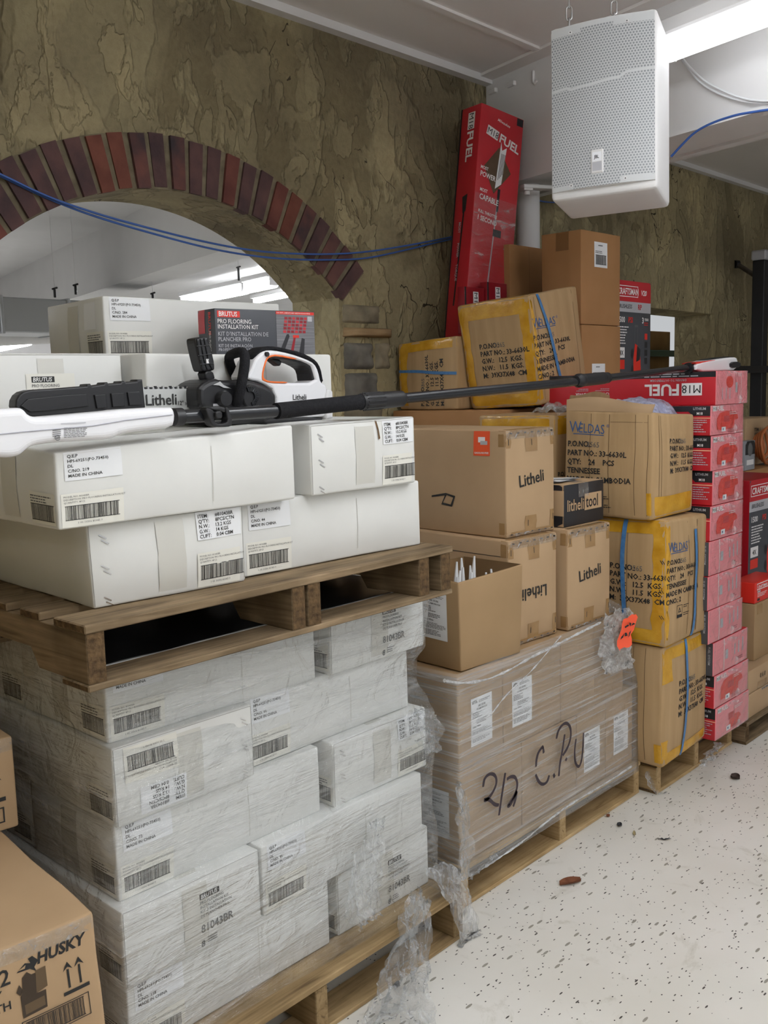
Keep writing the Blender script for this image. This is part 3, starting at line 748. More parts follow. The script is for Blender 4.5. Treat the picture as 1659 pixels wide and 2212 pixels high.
# ------------------------------------------------------------------ white carton stack, lower load
LOWG = 'white cartons in the wrapped stack'; T = .178
U0, N0 = 1.04, 1.775
offs = ((.0, .0), (-.008, -.012), (.012, .03), (.008, .012), (.018, .04))
txt = {(0, 0): 'wrapped white carton at the left of the bottom tier of the tall stack', (0, 1): 'white carton with its printed end at the right of the bottom tier',
       (1, 0): 'wrapped white carton whose end reads 81043BR at lower left', (1, 1): 'long white carton in the second tier from the floor, right half',
       (2, 0): 'long wrapped white carton at the left of the middle tier', (2, 1): 'white carton end with creased film at the right of the middle tier',
       (3, 0): 'wrapped white carton whose labels hang upside down', (3, 1): 'long set-back white carton where the film is drawn in',
       (4, 0): 'long wrapped white carton just under the old pallet, left', (4, 1): 'white carton end reading 81043BR just under the old pallet, right'}
no = {0: '118', 2: '73', 4: '302'}
for k in range(5):
    z = .14 + T * k + .0005; du, dn = offs[k]
    if k % 2 == 0:
        c = white_carton('L', 10 + k, no=no[k]); c.done('carton', U0 + du, N0 + dn, z, txt[(k, 0)], group=LOWG, yaw=46.6)
        x = U0 + du + .618 + (.035 if k == 4 else .022); c = white_carton('B' if k in (0, 4) else 'S', 20 + k); c.done('carton', x, N0 + dn + (-.02 if k == 2 else .0) + (-.015 if k == 4 else 0), z, txt[(k, 1)], group=LOWG, yaw=47)
        c = white_carton('S', 30 + k); c.done('carton', U0 + du + .006, N0 + dn + .386, z, 'white carton on the left side of the wrapped stack, %s tier' % ('bottom', '', 'middle', '', 'top')[k], group=LOWG)
    else:
        c = white_carton('B' if k == 1 else 'F', 10 + k); c.done('carton', U0 + du, N0 + dn, z, txt[(k, 0)], group=LOWG, yaw=46.4)
        c = white_carton('L', 20 + k, no='95'); c.done('carton', U0 + du + .387 + (.0 if k == 3 else .0), N0 + dn + (.035 if k == 3 else .0), z, txt[(k, 1)], group=LOWG, yaw=47.3)
        c = white_carton('L', 30 + k, no='61'); c.done('carton', U0 + du + .004, N0 + dn + .614, z, 'white carton on the left side of the wrapped stack, %s tier' % ('', 'second', '', 'fourth')[k], group=LOWG)

# ------------------------------------------------------------------ white cartons on the upper pallet
UPG = 'white cartons on the upper pallet'
Z1 = 1.1655; T2 = .1755
def up(c, *a, **k):
    return c.done('carton', *a, group=UPG, **k)
c = white_carton('S', 41, side=False, corn={'L1': (.0, 0, -.012), 'N1': (-.004, 0, .0)}, bulge=.009); c.h = .178
up(c, 1.015, 1.764, Z1, 'white carton end with three pairs of staples at the left front of the pallet', yaw=43.4)
c = white_carton('L', 42, no='44'); c.text('front', '', .1, .1, .01); up(c, 1.412, 1.770, Z1, 'long white carton numbered 44 at the right front of the pallet', yaw=44.5)
c = white_carton('S', 43); up(c, .985, 2.39, Z1, 'white carton at the left edge of the upper pallet, behind the stapled carton', yaw=45)
c = white_carton('L', 44, no='219', corn={'N1': (.0, .0, -.028), 'R1': (0, 0, -.004)}); up(c, .934, 1.732, Z1 + T2 + .002, 'long white carton numbered 219 under the white pole saw handle', yaw=46)
c = white_carton('S', 45, side=False, corn={'N1': (0, 0, -.006)})
mbt = c.part('tear'); c.poly('front', [(.225, .178), (.232, .178), (.236, .155), (.240, .130), (.234, .126), (.232, .15)], FOLD, .0016, mbt)
up(c, 1.598, 1.728, Z1 + T2 + .002, 'white carton end with a torn tape strip, right of carton 219', yaw=46.2)
c = white_carton('S', 49, side=False); up(c, .935, 2.13, Z1 + T2 + .002, 'white carton at the left behind carton 219, second tier of the upper pallet')
c = white_carton('L', 46, no='180'); c2 = c; c.parts = {}; up(c, 1.336, 2.012, Z1 + 2 * T2 + .003, 'plain white carton standing behind the chainsaw', yaw=45.8)
c = Carton(.605, .378, .178, WHITE, bulge=.004, seed=47, zb=.1); mb = c.part('tape'); c.quad('front', .385, .1, .45, .178, CLEAR_TAPE, .0006, mb); c.quad('front', .355, .055, .475, .132, PAPER_CREAM, .0009, c.part('label')); brutus_print(c, 'front', .368, .112, 1.0, True); edge_lines(c, 'front')
up(c, 1.315 - .605, 2.075 + .01, Z1 + 2 * T2 + .003, 'white carton with a printed title behind the black bar cover', yaw=46.5)
c = white_carton('L', 48, no='284')
mb = c.part('label'); c.quad('left', .26, .09, .33, .165, PAPER, .0009, mb)
up(c, 1.50, 2.452, Z1 + 3 * T2 + .004, 'topmost white carton numbered 284, left of the grey kit box', yaw=41.5)
mb = MB(); mb.grid(lambda s, t: (1.02 * s + .02, 1.0 * t + .02, .003 * noise.noise(Vector((s * 9, t * 9, 0)))), 24, 24, flat('sheet_black', (.012, .012, .014, 1), .35)); o = mb.build('gap_dark_sheet'); place(o, 1.03, 1.78, 1.0345); tag(o, 'dark sheet added on the wrapped stack to darken the gap beneath the pallet', 'dark sheet')  # dark sheet added so the gap under the upper pallet comes out dark
# the retail kit box
c = Carton(.344, .095, .137, GREYP, r=.002, bulge=.001, seed=3, amp=.0004)
c.quad('front', 0, .115, .12, .137, RED_BOX, .0006) if False else None
c.quad('front', .008, .113, .082, .131, RED_BRIGHT, .0007); c.text('front', 'BRUTUS', .013, .116, .0185, WHITEP, bold=.02, sx=.9)
for t, y, s, mt in (('PRO FLOORING', .096, .017, WHITEP), ('INSTALLATION KIT', .081, .017, WHITEP), ("KIT D'INSTALLATION DE", .061, .0165, SILVERP), ('PLANCHER PRO', .046, .0165, SILVERP), ('KIT DE INSTALACIÓN', .029, .0125, SILVERP), ('PROFESIONAL PARA PISOS', .018, .0115, SILVERP)):
    c.text('front', t, .008, y, s, mt, bold=.008, sx=.92)
c.quad('front', .205, 0, .342, .131, mottled('vinyl_plank_print', lin(96, 96, 100), lin(128, 128, 132), 6, .4, .4, (1, 1, 40), .0), .0007)
c.quad('front', .205, .126, .342, .1345, RED_BRIGHT, .0009); c.text('front', 'FOR VINYL, LAMINATE AND HARDWOOD FLOORING', .208, .1285, .0052, WHITEP, bold=.01, sx=.95)
for i in range(6):
    for j in range(5): c.quad('front', .228 + i * .014 + j * .0016, .072 + j * .0098, .239 + i * .014 + j * .0016, .0795 + j * .0098, RED_DARK if (i + j) % 3 else RED_BOX, .0011)
c.poly('front', [(.205, .002), (.222, .002), (.25, .062), (.247, .069), (.24, .068)], BLACKP, .0012); c.poly('front', [(.248, .004), (.26, .004), (.272, .058), (.265, .06)], RED_DARK, .0012); c.poly('front', [(.28, .002), (.30, .002), (.305, .055), (.294, .058)], BLACKP, .0012)
c.quad('front', .262, .058, .284, .066, RED_BRIGHT, .0014); c.quad('front', .318, .107, .334, .122, SILVERP, .0009)
c.quad('left', 0, .07, .04, .137, RED_BOX, .0007); c.text('left', 'BRUTUS', .062, .128, .018, RED_BRIGHT, -90, .02); c.text('left', 'PRO FLOORING', .064, .075, .011, WHITEP, -90, .01)
c.done('kit_box', 1.716, 2.231, Z1 + 3 * T2 + .004, 'dark grey flooring kit box with a red patch on top of the white cartons', 'box', yaw=39.5)

# ------------------------------------------------------------------ stretch film round the lower white load
def film(name, levels, mat, counts=(14, 40, 14), rows=7, amp=.004, seed=0, parent=None, streak=1.0, zamp=0):
    """levels: (z, [back-left, front-left, front-right, back-right]) from bottom to top"""
    mb = MB(); pts = []
    sd = Vector((seed * 3.3, seed, 0))
    L = []
    for i in range(len(levels) - 1):
        for r in range(rows):
            t = r / rows; t = t * t * (3 - 2 * t)
            za, a = levels[i]; zb_, b = levels[i + 1]
            L.append((za + (zb_ - za) * r / rows, [(p[0] + (q[0] - p[0]) * t, p[1] + (q[1] - p[1]) * t) for p, q in zip(a, b)]))
    L.append(levels[-1])
    vs = []; W = sum(counts) + 1
    for z, c in L:
        row = []
        for sg in range(3):
            for i in range(counts[sg] + (1 if sg == 2 else 0)):
                t = i / counts[sg]; a, b = c[sg], c[sg + 1]
                row.append(((a[0] + (b[0] - a[0]) * t, a[1] + (b[1] - a[1]) * t), sg))
        for (uu, nn), sg in row:
            q = noise.noise(Vector((uu * 4, nn * 4, z * 9)) + sd); q2 = noise.noise(Vector((uu * 11, nn * 11, z * 26)) + sd)
            o = amp * (.8 * q + .4 * q2)
            if sg == 1: nn -= o
            elif sg == 0: uu -= o
            else: uu += o
            vs.append(P(uu, nn, z + zamp * noise.noise(Vector((uu * 3, nn * 3, 5 + seed)))))
    fs = [(j * W + i, j * W + i + 1, (j + 1) * W + i + 1, (j + 1) * W + i) for j in range(len(L) - 1) for i in range(W - 1)]
    mb.add(vs, fs, mat, True)
    return mb.build(name, parent)
B = 2.80
f = film('stretch_film', [
    (.125, [(1.005, B), (1.015, 1.735), (2.04, 1.690), (2.07, B)]),
    (.20, [(1.005, B), (1.020, 1.752), (2.068, 1.748), (2.07, B)]),
    (.316, [(1.00, B), (1.018, 1.748), (2.068, 1.748), (2.07, B)]),
    (.40, [(1.005, B), (1.012, 1.742), (2.045, 1.745), (2.06, B)]),
    (.49, [(1.005, B), (1.016, 1.748), (2.035, 1.735), (2.06, B)]),
    (.55, [(1.015, B), (1.030, 1.783), (2.075, 1.758), (2.07, B)]),
    (.665, [(1.015, B), (1.030, 1.783), (2.075, 1.756), (2.07, B)]),
    (.70, [(1.015, B), (1.030, 1.775), (2.068, 1.770), (2.07, B)]),
    (.76, [(1.015, B), (1.028, 1.768), (2.052, 1.802), (2.055, B)]),
    (.82, [(1.02, B), (1.030, 1.770), (2.052, 1.800), (2.055, B)]),
    (.855, [(1.02, B), (1.036, 1.790), (2.08, 1.790), (2.08, B)]),
    (1.0, [(1.02, B), (1.040, 1.793), (2.088, 1.778), (2.085, B)]),
    (1.03, [(1.02, B), (1.042, 1.797), (2.086, 1.782), (2.085, B)])], FILM_W, (16, 56, 14), 5, .005, 1)
tag(f, 'clear stretch film wrapped tightly around the white carton stack', 'plastic film')

# ------------------------------------------------------------------ the C.P.U load
CG = 'kraft cartons on the C.P.U pallet'
def cpu_label(c, f, a, b, w=.108, h=.152):
    mb = c.part('label'); c.quad(f, a, b, a + w, b + h, PAPER, .0009, mb)
    # arched emblem at the top left, then the product lines
    R = []; n = 12
    for i in range(n + 1):
        t = math.pi * i / n; R.append((a + w * (.17 - .12 * math.cos(t)), b + h * (.885 + .075 * math.sin(t))))
    c.poly(f, R, INK_SOFT, .0013, mb); c.text(f, 'ADI', a + w * .095, b + h * .893, h * .062, PAPER, bold=.02, mb=mb, off=.0018)
    c.lines_text(f, a + w * .36, b + h * .915, w * .56, 2, h * .03, mb=mb, off=.0016)
    c.text(f, 'ASI 101/06', a + w * .5, b + h * .80, h * .055, INK, bold=.02, mb=mb, off=.0016, align='C'); c.text(f, 'FC-RM-WH-C24', a + w * .5, b + h * .735, h * .05, INK, bold=.02, mb=mb, off=.0016, align='C')
    c.lines_text(f, a + w * .06, b + h * .68, w * .5, 4, h * .032, mb=mb, off=.0016, mat=INK)
    c.lines_text(f, a + w * .25, b + h * .52, w * .6, 3, h * .032, mb=mb, off=.0016, mat=INK)
    c.text(f, 'Color: White', a + w * .06, b + h * .385, h * .05, INK, bold=.015, mb=mb, off=.0016)
    c.lines_text(f, a + w * .06, b + h * .33, w * .9, 5, h * .026, mb=mb, off=.0016); c.lines_text(f, a + w * .06, b + h * .17, w * .9, 4, h * .03, mb=mb, off=.0016)
ck = lambda w, d, s, **k: Carton(w, d, .298, KRAFT_CPU, bulge=.003, seed=s, zb=.1, **k)
c = ck(.332, .235, 60); cpu_label(c, 'left', .235 - .145, .075); c.done('carton', 2.200, 1.772, .1355, 'kraft carton low at the left corner of the marked kraft stack, label on its end', group=CG)
c = ck(.336, .235, 61); c.done('carton', 2.534, 1.772, .1355, 'kraft carton in the lower tier under the letters C and P', group=CG)
c = ck(.198, .30, 62); cpu_label(c, 'front', .045, .068); c.done('carton', 2.872, 1.772, .1355, 'kraft carton of the lower tier with a label right of the letter U', group=CG)
c = ck(.200, .30, 63); cpu_label(c, 'front', .052, .072); c.done('carton', 3.072, 1.772, .1355, 'kraft carton at the right end of the lower tier with a white label', group=CG)
zt = .1355 + .2995
c = ck(.232, .33, 64); cpu_label(c, 'front', .062, .062); c.done('carton', 2.200, 1.772, zt, 'kraft carton under the open carton, label facing the aisle', group=CG)
c = ck(.334, .235, 65); cpu_label(c, 'front', .046, .062); c.done('carton', 2.434, 1.772, zt, 'kraft carton of the upper tier, second from its left end, with a label', group=CG)
c = ck(.220, .30, 66); c.done('carton', 2.770, 1.772, zt, 'kraft carton of the upper tier below the right black-lettered carton', group=CG)
c = ck(.212, .30, 67); c.done('carton', 2.992, 1.775, zt, 'kraft carton of the upper tier under the orange sticker', group=CG)
c = ck(.232, .33, 68); c.done('carton', 2.202, 2.112, zt, 'kraft carton of the upper tier behind the open carton', group=CG)
c = ck(.332, .235, 69); c.done('carton', 2.202, 2.05, .1355, 'kraft carton of the lower tier at the rear left of the C.P.U stack', group=CG)
fc = film('stretch_film', [
    (.10, [(2.172, 2.5), (2.185, 1.752), (3.285, 1.752), (3.29, 2.5)]),
    (.20, [(2.178, 2.5), (2.186, 1.757), (3.287, 1.757), (3.288, 2.5)]),
    (.43, [(2.178, 2.5), (2.185, 1.757), (3.284, 1.757), (3.286, 2.5)]),
    (.60, [(2.178, 2.5), (2.186, 1.757), (3.235, 1.757), (3.24, 2.5)]),
    (.722, [(2.182, 2.5), (2.188, 1.759), (3.215, 1.759), (3.22, 2.5)]),
    (.741, [(2.195, 2.5), (2.205, 1.775), (3.20, 1.79), (3.205, 2.5)])], FILM_C, (14, 60, 14), 6, .003, 7, zamp=.0)
tag(fc, 'clear stretch film over the kraft stack bearing the marker writing C.P.U', 'plastic film')
INK_MARK = flat('marker_ink', lin(46, 34, 44), .35)
def stroke(mb, pts, w=.0135, n=1.746):
    q = [at_plane(850 + x * .4522, 1000 + y * .4522, n) for x, y in pts]; q = smooth_loop(q, 2, False)
    vs = []; fs = []
    for i, (a, b) in enumerate(q):
        p, r = q[max(i - 1, 0)], q[min(i + 1, len(q) - 1)]
        tx, tz = r[0] - p[0], r[1] - p[1]; l = math.hypot(tx, tz) or 1; nx, nz = -tz / l, tx / l
        k = w / 2 * (.75 + .35 * abs(noise.noise(Vector((a * 30, b * 30, 0)))) + (.0 if 0 < i < len(q) - 1 else -.25))
        vs += [P(a + nx * k, n, b + nz * k), P(a - nx * k, n, b - nz * k)]
    for i in range(len(q) - 1): fs.append((2 * i, 2 * i + 1, 2 * i + 3, 2 * i + 2))
    mb.add(vs, fs, INK_MARK)
mb = MB()
for s in (((428, 1548), (434, 1505), (462, 1482), (488, 1492), (494, 1530), (472, 1580), (440, 1616), (432, 1606), (458, 1606), (484, 1634), (504, 1634)), ((534, 1480), (522, 1560), (512, 1625), (504, 1684)),
          ((541, 1512), (560, 1497), (584, 1500), (594, 1540), (580, 1585), (552, 1628), (545, 1642), (562, 1632), (590, 1566)), ((590, 1570), (582, 1610), (572, 1642)),
          ((714, 1356), (718, 1386)), ((716, 1352), (692, 1380), (682, 1420), (681, 1452)), ((679, 1488), (692, 1522), (712, 1538), (734, 1526), (744, 1492)), ((764, 1486), (770, 1502)),
          ((818, 1296), (806, 1380), (794, 1440), (790, 1496)), ((778, 1318), (786, 1280), (806, 1250), (828, 1240), (846, 1262), (848, 1310), (832, 1362), (808, 1398)), ((822, 1412), (828, 1420)),
          ((872, 1318), (864, 1380), (868, 1436), (886, 1456), (900, 1420), (906, 1340), (908, 1288))): stroke(mb, s)
o = mb.build('handwriting', fc); o['label'] = 'dark marker writing reading 2/2 C.P.U'

# ------------------------------------------------------------------ open carton with white nozzles, and the black-lettered cartons
ZC = .7345 + .001
c = Carton(.292, .238, .292, KRAFT_CPU, bulge=.003, seed=71, faces=('front', 'left', 'right', 'back'), corn={'N1': (-.012, -.004, -.012), 'R1': (.006, -.006, 0)})
for f_ in ('front', 'left', 'right', 'back'):
    pass
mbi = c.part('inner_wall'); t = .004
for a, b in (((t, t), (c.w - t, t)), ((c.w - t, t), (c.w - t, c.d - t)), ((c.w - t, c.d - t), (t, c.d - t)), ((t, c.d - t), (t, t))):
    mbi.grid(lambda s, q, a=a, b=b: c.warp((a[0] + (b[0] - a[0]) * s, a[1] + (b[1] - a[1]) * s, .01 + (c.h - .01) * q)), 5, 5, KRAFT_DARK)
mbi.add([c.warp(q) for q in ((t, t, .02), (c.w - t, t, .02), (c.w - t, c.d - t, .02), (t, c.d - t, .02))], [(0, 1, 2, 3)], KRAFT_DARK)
rim = [c.warp(q) for q in ((0, 0, c.h), (c.w, 0, c.h), (c.w, c.d, c.h), (0, c.d, c.h))]; rin = [c.warp(q) for q in ((t, t, c.h), (c.w - t, t, c.h), (c.w - t, c.d - t, c.h), (t, c.d - t, c.h))]
for i in range(4): c.body.add([rim[i], rim[(i + 1) % 4], rin[(i + 1) % 4], rin[i]], [(0, 1, 2, 3)], KRAFT_CPU)
cpu_label(c, 'left', c.d - .155, .09, .105, .152)
oc = c.done('open_carton', 2.243, 1.788, ZC, 'open kraft carton full of white nozzles on the wrapped C.P.U stack', 'open carton', yaw=44)
rnd = random.Random(2)
NOZ = flat('nozzle_white', (.78, .79, .80, 1), .35)
base = oc.matrix_basis
proto = None
for i, (x, y, hh) in enumerate(((.035, .05, .282), (.050, .035, .262), (.085, .10, .296), (.10, .075, .28), (.118, .06, .262), (.150, .12, .298), (.168, .10, .272), (.225, .15, .288), (.06, .19, .27), (.20, .06, .25), (.255, .07, .252), (.13, .19, .285))):
    if proto is None:
        mb = MB(); H = .2
        mb.tube([(0, 0, -.06), (0, 0, .10), (0, 0, .105)], [.024, .024, .012], NOZ, 14); tb = mb
        proto = tb.build('sealant_tube')
        mb = MB(); mb.tube([(0, 0, .10), (0, 0, .125), (0, 0, .2)], [.0105, .0085, .003], NOZ, 12); mb.build('nozzle', proto); o = proto
    else:
        o = proto.copy(); COL.objects.link(o)
        for ch in list(proto.children): cc = ch.copy(); COL.objects.link(cc); cc.parent = o
    lp = Euler((0, 0, math.radians(-3))).to_matrix() @ Vector((x, y, 0))
    o.location = P(2.243, 1.788, ZC) + lp + Vector((0, 0, hh - .178)); o.rotation_euler = (rnd.uniform(-.06, .06), rnd.uniform(-.06, .06), 0)
    tag(o, 'white sealant tube with a pointed nozzle standing in the open carton', 'sealant tube', 'sealant tubes in the open carton')
c = Carton(.262, .10, .61, KRAFT_CPU, bulge=.003, seed=73); c.done('carton', 2.135, 2.09, ZC, 'tall narrow kraft carton standing behind the open carton', yaw=47)
def lith(seed, w=.265, d=1.17, h=.357, flip=False, side=True):
    c = Carton(w, d, h, KRAFT, bulge=.006, seed=seed, amp=.002)
    c.text('front', 'Litheli', w * .50, h * (.48 if not flip else .52), .057, INK, 180 if flip else 6, .012, sx=1.0, align='C')
    for (a0, b0, a1, b1) in ((.0, h - .022, w, h), (w * .38, h - .075, w * .62, h - .02), (0, h - .06, .025, h), (w - .025, h - .06, w, h), (0, 0, w, .018), (w * .36, 0, w * .60, .065), (w - .025, 0, w, .075)):
        c.quad('front', a0, b0, a1, b1, KRAFT_TAPE, .0007, 'tape', jag=.003)
    for f_ in ('left',): c.quad(f_, d - .03, h - .055, d, h, KRAFT_TAPE, .0007, 'tape'); c.quad(f_, d - .03, 0, d, .05, KRAFT_TAPE, .0007, 'tape')
    c.quad('top', 0, 0, w, .03, KRAFT_TAPE, .0007, 'tape')
    c.quad('front', .0, h - .03, w, h - .001, TAPE_FILM, .0016, 'clear_tape', jag=.004); c.quad('front', .0, .0, w * .9, .012, TAPE_FILM, .0016, 'clear_tape', jag=.004)
    for i in range(7): x = w * (.08 + .14 * i); c.quad('front', x, h - .014, x + .012, h - .009, INK, .0012); c.quad('front', x, .008, x + .010, .012, INK, .0012)
    for x, y in ((.012, h - .05), (w * .5, h - .055), (w * .42, .03), (w - .012, .04)): c.quad('front', x, y, x + .003, y + .02, INK, .0012)
    return c
c = lith(81, flip=True)
A = c.d
for y in (.052, .118, .185): c.quad('left', A - .62, c.h - y - .002, A - .03, c.h - y, INK, .0012)
for t, x, y in (('Qty:', A - .06, .085), ('2', A - .30, .085), ('PCS', A - .42, .085), ('Carton size: 1170X265X355 MM', A - .06, .150)): c.text('left', t, x, c.h - y - .022, .050, INK, 180, .012)
LA = c.done('carton', 2.552, 1.832, ZC, 'kraft carton whose black lettering is upside down, beside the open carton', yaw=44)
c = lith(82); LB = c.done('carton', 2.858, 1.80, ZC, 'upright kraft carton with black lettering, on the right of the wrapped stack', yaw=44.2)
c = lith(83)
mb = c.part('sticker'); c.quad('left', c.d - .135, c.h - .085, c.d - .065, c.h - .002, ORANGE := flat('sticker_orange', lin(226, 84, 40), .5), .0012, mb)
c.quad('left', c.d - .115, c.h - .04, c.d - .085, c.h - .022, WHITEP, .0018, mb); c.quad('left', c.d - .105, c.h - .048, c.d - .075, c.h - .035, SILVERP, .002, mb); c.text('left', 'GASOLINE-FREE', c.d - .13, c.h - .078, .0085, WHITEP, mb=mb, off=.002, bold=.02)
for pts in (((.30, .115), (.34, .112), (.345, .148), (.31, .150)),): pass
q = [(A - .285, .095), (A - .235, .090), (A - .218, .128), (A - .262, .136)]; q2 = [(A - .277, .102), (A - .241, .097), (A - .228, .122), (A - .258, .129)]
for i in range(4): c.poly('left', [q[i], q[(i + 1) % 4], q2[(i + 1) % 4], q2[i]], INK, .0012)
c.poly('left', [(A - .33, .118), (A - .262, .128), (A - .262, .136), (A - .33, .124)], INK, .0012)
LC = c.done('carton', 2.585, 1.862, ZC + .3585, 'large kraft carton with black lettering and an orange sticker, topmost of its pile', yaw=44)
c = Carton(.262, .20, .150, BLACKP, r=.003, bulge=.001, seed=84, amp=.0008, fm={'left': KRAFT, 'top': KRAFT})
c.quad('left', 0, 0, .2, .04, BLACKP, .0007); c.quad('left', .0, .13, .2, .15, BLACKP, .0007)
c.text('front', 'litheli', .020, .055, .058, KRAFT, 0, .012, sx=.86); c.quad('front', .130, .048, .246, .108, KRAFT, .0008); c.text('front', 'tool', .137, .058, .062, BLACKP, 0, .014, sx=.82)
c.quad('front', .09, .10, .155, .15, TAPE_FILM, .0017, 'tape'); c.quad('top', .09, 0, .155, .2, TAPE_FILM, .0017, 'tape')
sb = c.done('tool_box', 2.895, 1.838, ZC + .3585, 'small black and kraft box with pale lettering between the larger kraft cartons', 'box', yaw=46)
zs = ZC + .3585 + .153
for i, (x, y, r) in enumerate(((2.90, 1.90, 40), (2.925, 1.875, 52), (2.915, 1.93, 20))):
    mb = MB(); mb.grid(lambda s, t: (s * .15, t * .10, .004 * i + .006 * math.sin(3 * s + i) * t), 6, 4, PAPER); mb.grid(lambda s, t: (s * .15, t * .10, .004 * i + .006 * math.sin(3 * s + i) * t + .0012), 6, 4, PAPER)
    o = mb.build('paper_sheet'); place(o, x, y, zs, r); tag(o, ('lowest loose paper sheet on the small black box', 'middle loose paper sheet on the small black box', 'topmost loose paper sheet on the small black box')[i], 'paper', 'loose papers on the black box')
# ------------------------------------------------------------------ yellow-taped cartons
WG_ = 'yellow-taped kraft cartons'
def po_block(c, f, a, b, s=1.0, rot=0, faded=False):
    rows = (('P.O.NO.:', '3565'), ('PART NO.: 33-6630L', ''), ('G.W.:   12.5  KGS.', ''), ('N.W.:   11.5  KGS.', ''), ('M:  39X37X48  CM', ''))
    co, si = math.cos(math.radians(rot)), math.sin(math.radians(rot))
    for i, (t, e) in enumerate(rows):
        y = -i * .031 * s
        c.text(f, t, a - y * si, b + y * co, .029 * s, INK, rot, .026)
        if e: c.text(f, e, a + .085 * s * co - y * si, b + .085 * s * si + y * co, .028 * s, INK_SOFT, rot)
def logo_block(c, f, a, b, s=1.0):
    c.text(f, 'W', a, b, .060 * s, INK_BLUE, sx=.85); c.text(f, 'ELDAS', a + .044 * s, b, .050 * s, INK_BLUE, sx=.82); c.text(f, '®', a + .165 * s, b + .025 * s, .016 * s, INK_BLUE)
    c.quad(f, a + .018 * s, b - .007 * s, a + .155 * s, b - .004 * s, INK_BLUE, .0012)
    for i, (t, x) in enumerate((('P.O.NO.:', 0), ('PART NO.: 33-6630L', 0), ('QTY:    24    PCS', 0), ('TENNESSEE', 0), ('MADE IN CAMBODIA', 0), ('C/NO.: 2', 0))):
        c.text(f, t, a - .005 * s, b - (.052 + .033 * i) * s, .029 * s, INK, 0, .026)
    c.text(f, '3565', a + .085 * s, b - .052 * s, .028 * s, INK_SOFT)
    # certification mark: rounded square with a triangle, and its fine print
    x, y, w = a + .075 * s, b - .285 * s, .044 * s
    for q in (((x, y), (x + w, y), (x + w, y + .002), (x, y + .002)), ((x, y + w * 1.2), (x + w, y + w * 1.2), (x + w, y + w * 1.2 - .002), (x, y + w * 1.2 - .002)), ((x, y), (x + .002, y), (x + .002, y + w * 1.2), (x, y + w * 1.2)), ((x + w - .002, y), (x + w, y), (x + w, y + w * 1.2), (x + w - .002, y + w * 1.2)), ((x, y), (x + w, y), (x + w, y + w * .3), (x, y + w * .3))):
        c.poly(f, q, INK, .0012)
    t3 = [(x + w * .22, y + w * .5), (x + w * .78, y + w * .5), (x + w * .5, y + w * 1.0)]; t4 = [(x + w * .36, y + w * .58), (x + w * .64, y + w * .58), (x + w * .5, y + w * .84)]
    for i in range(3): c.poly(f, [t3[i], t3[(i + 1) % 3], t4[(i + 1) % 3], t4[i]], INK, .0012)
    c.lines_text(f, x + w * 1.2, y + w * 1.05, .05 * s, 2, .008 * s, INK); c.lines_text(f, x + w * 1.2, y + w * .3, .07 * s, 2, .008 * s, INK)
def tape_frame(c, f, l=0, r=0, t=0, b=0):
    A, B = c.size(f)
    if l: c.quad(f, 0, 0, l, B, YELLOW_TAPE, .0010, 'yellow_tape', jag=.006)
    if r: c.quad(f, A - r, 0, A, B, YELLOW_TAPE, .0011, 'yellow_tape', jag=.006)
    if t: c.quad(f, 0, B - t, A, B, YELLOW_TAPE, .0013, 'yellow_tape')
    if b: c.quad(f, 0, 0, A, b, YELLOW_TAPE, .0012, 'yellow_tape')
def strap(c, f, a, a2=None, w=.016, b0=0, b1=None, off=.004):
    A, B = c.size(f); b1 = B if b1 is None else b1; a2 = a if a2 is None else a2
    mb = c.part('strap'); N = 14
    def fn(s, t):
        return c.pt(f, a + (a2 - a) * t + w * s + .004 * math.sin(t * 7 + c.seed.x), b0 + (b1 - b0) * t, off + .003 * math.sin(math.pi * t))
    mb.grid(fn, 1, N, STRAP)
def ribs(c, f, xs):
    A, B = c.size(f)
    for x in xs: c.quad(f, x, B * .04, x + .0022, B * .97, FOLD, .0006)
def weld(w, d, h, seed, **k): return Carton(w, d, h, KRAFT_RIB, r=.012, bulge=k.pop('bulge', .012), seed=seed, amp=.005, freq=6, **k)
ZP = .1265
c = weld(.385, .37, .476, 91, bulge=.014, corn={'N0': (.004, 0, 0), 'R0': (-.008, 0, .02)})
po_block(c, 'front', .115, .295, 1.0); tape_frame(c, 'front', l=0, t=.062, b=.05); c.quad('front', 0, .33, .075, .476, YELLOW_TAPE, .0012, 'yellow_tape', jag=.012); c.quad('front', 0, 0, .04, .10, YELLOW_TAPE, .0012, 'yellow_tape', jag=.01)
c.quad('left', .34, 0, .37, .09, YELLOW_TAPE, .0010, 'yellow_tape'); strap(c, 'front', .145, .175, .017); strap(c, 'left', .012, .105, .020, .24, .476, .012); ribs(c, 'left', (.05, .13, .19, .25, .30)); c.quad('left', .205, .118, .27, .120, INK, .0012)
c.quad('top', .0, 0, .385, .05, YELLOW_TAPE, .001, 'yellow_tape')
c.done('carton', 3.298, 1.665, ZP, 'yellow-taped kraft carton with a blue strap, lowest of the front column', group=WG_, yaw=46.6)
c = weld(.352, .375, .480, 92, corn={'R1': (.01, 0, -.012)})
logo_block(c, 'front', .012, .36, .92); strap(c, 'front', .205, .215, .020, .0, .43); strap(c, 'left', .205, .20, .018, 0, .48, .008); po_block(c, 'left', .150, .285, .98)
tape_frame(c, 'left', r=.052, t=.055, b=.06); tape_frame(c, 'front', l=.024); ribs(c, 'left', (.22,)); ribs(c, 'front', (.17, .245, .25))
c.quad('left', .23, .0, .375, .06, YELLOW_TAPE, .0014, 'yellow_tape')
for y in (.12, .22, .33):
    for k_ in (0, 1): c.poly('left', [(.352 + k_ * .008, y), (.362 + k_ * .008, y - .014), (.364 + k_ * .008, y - .012), (.354 + k_ * .008, y + .002)], BLACKP, .0018)
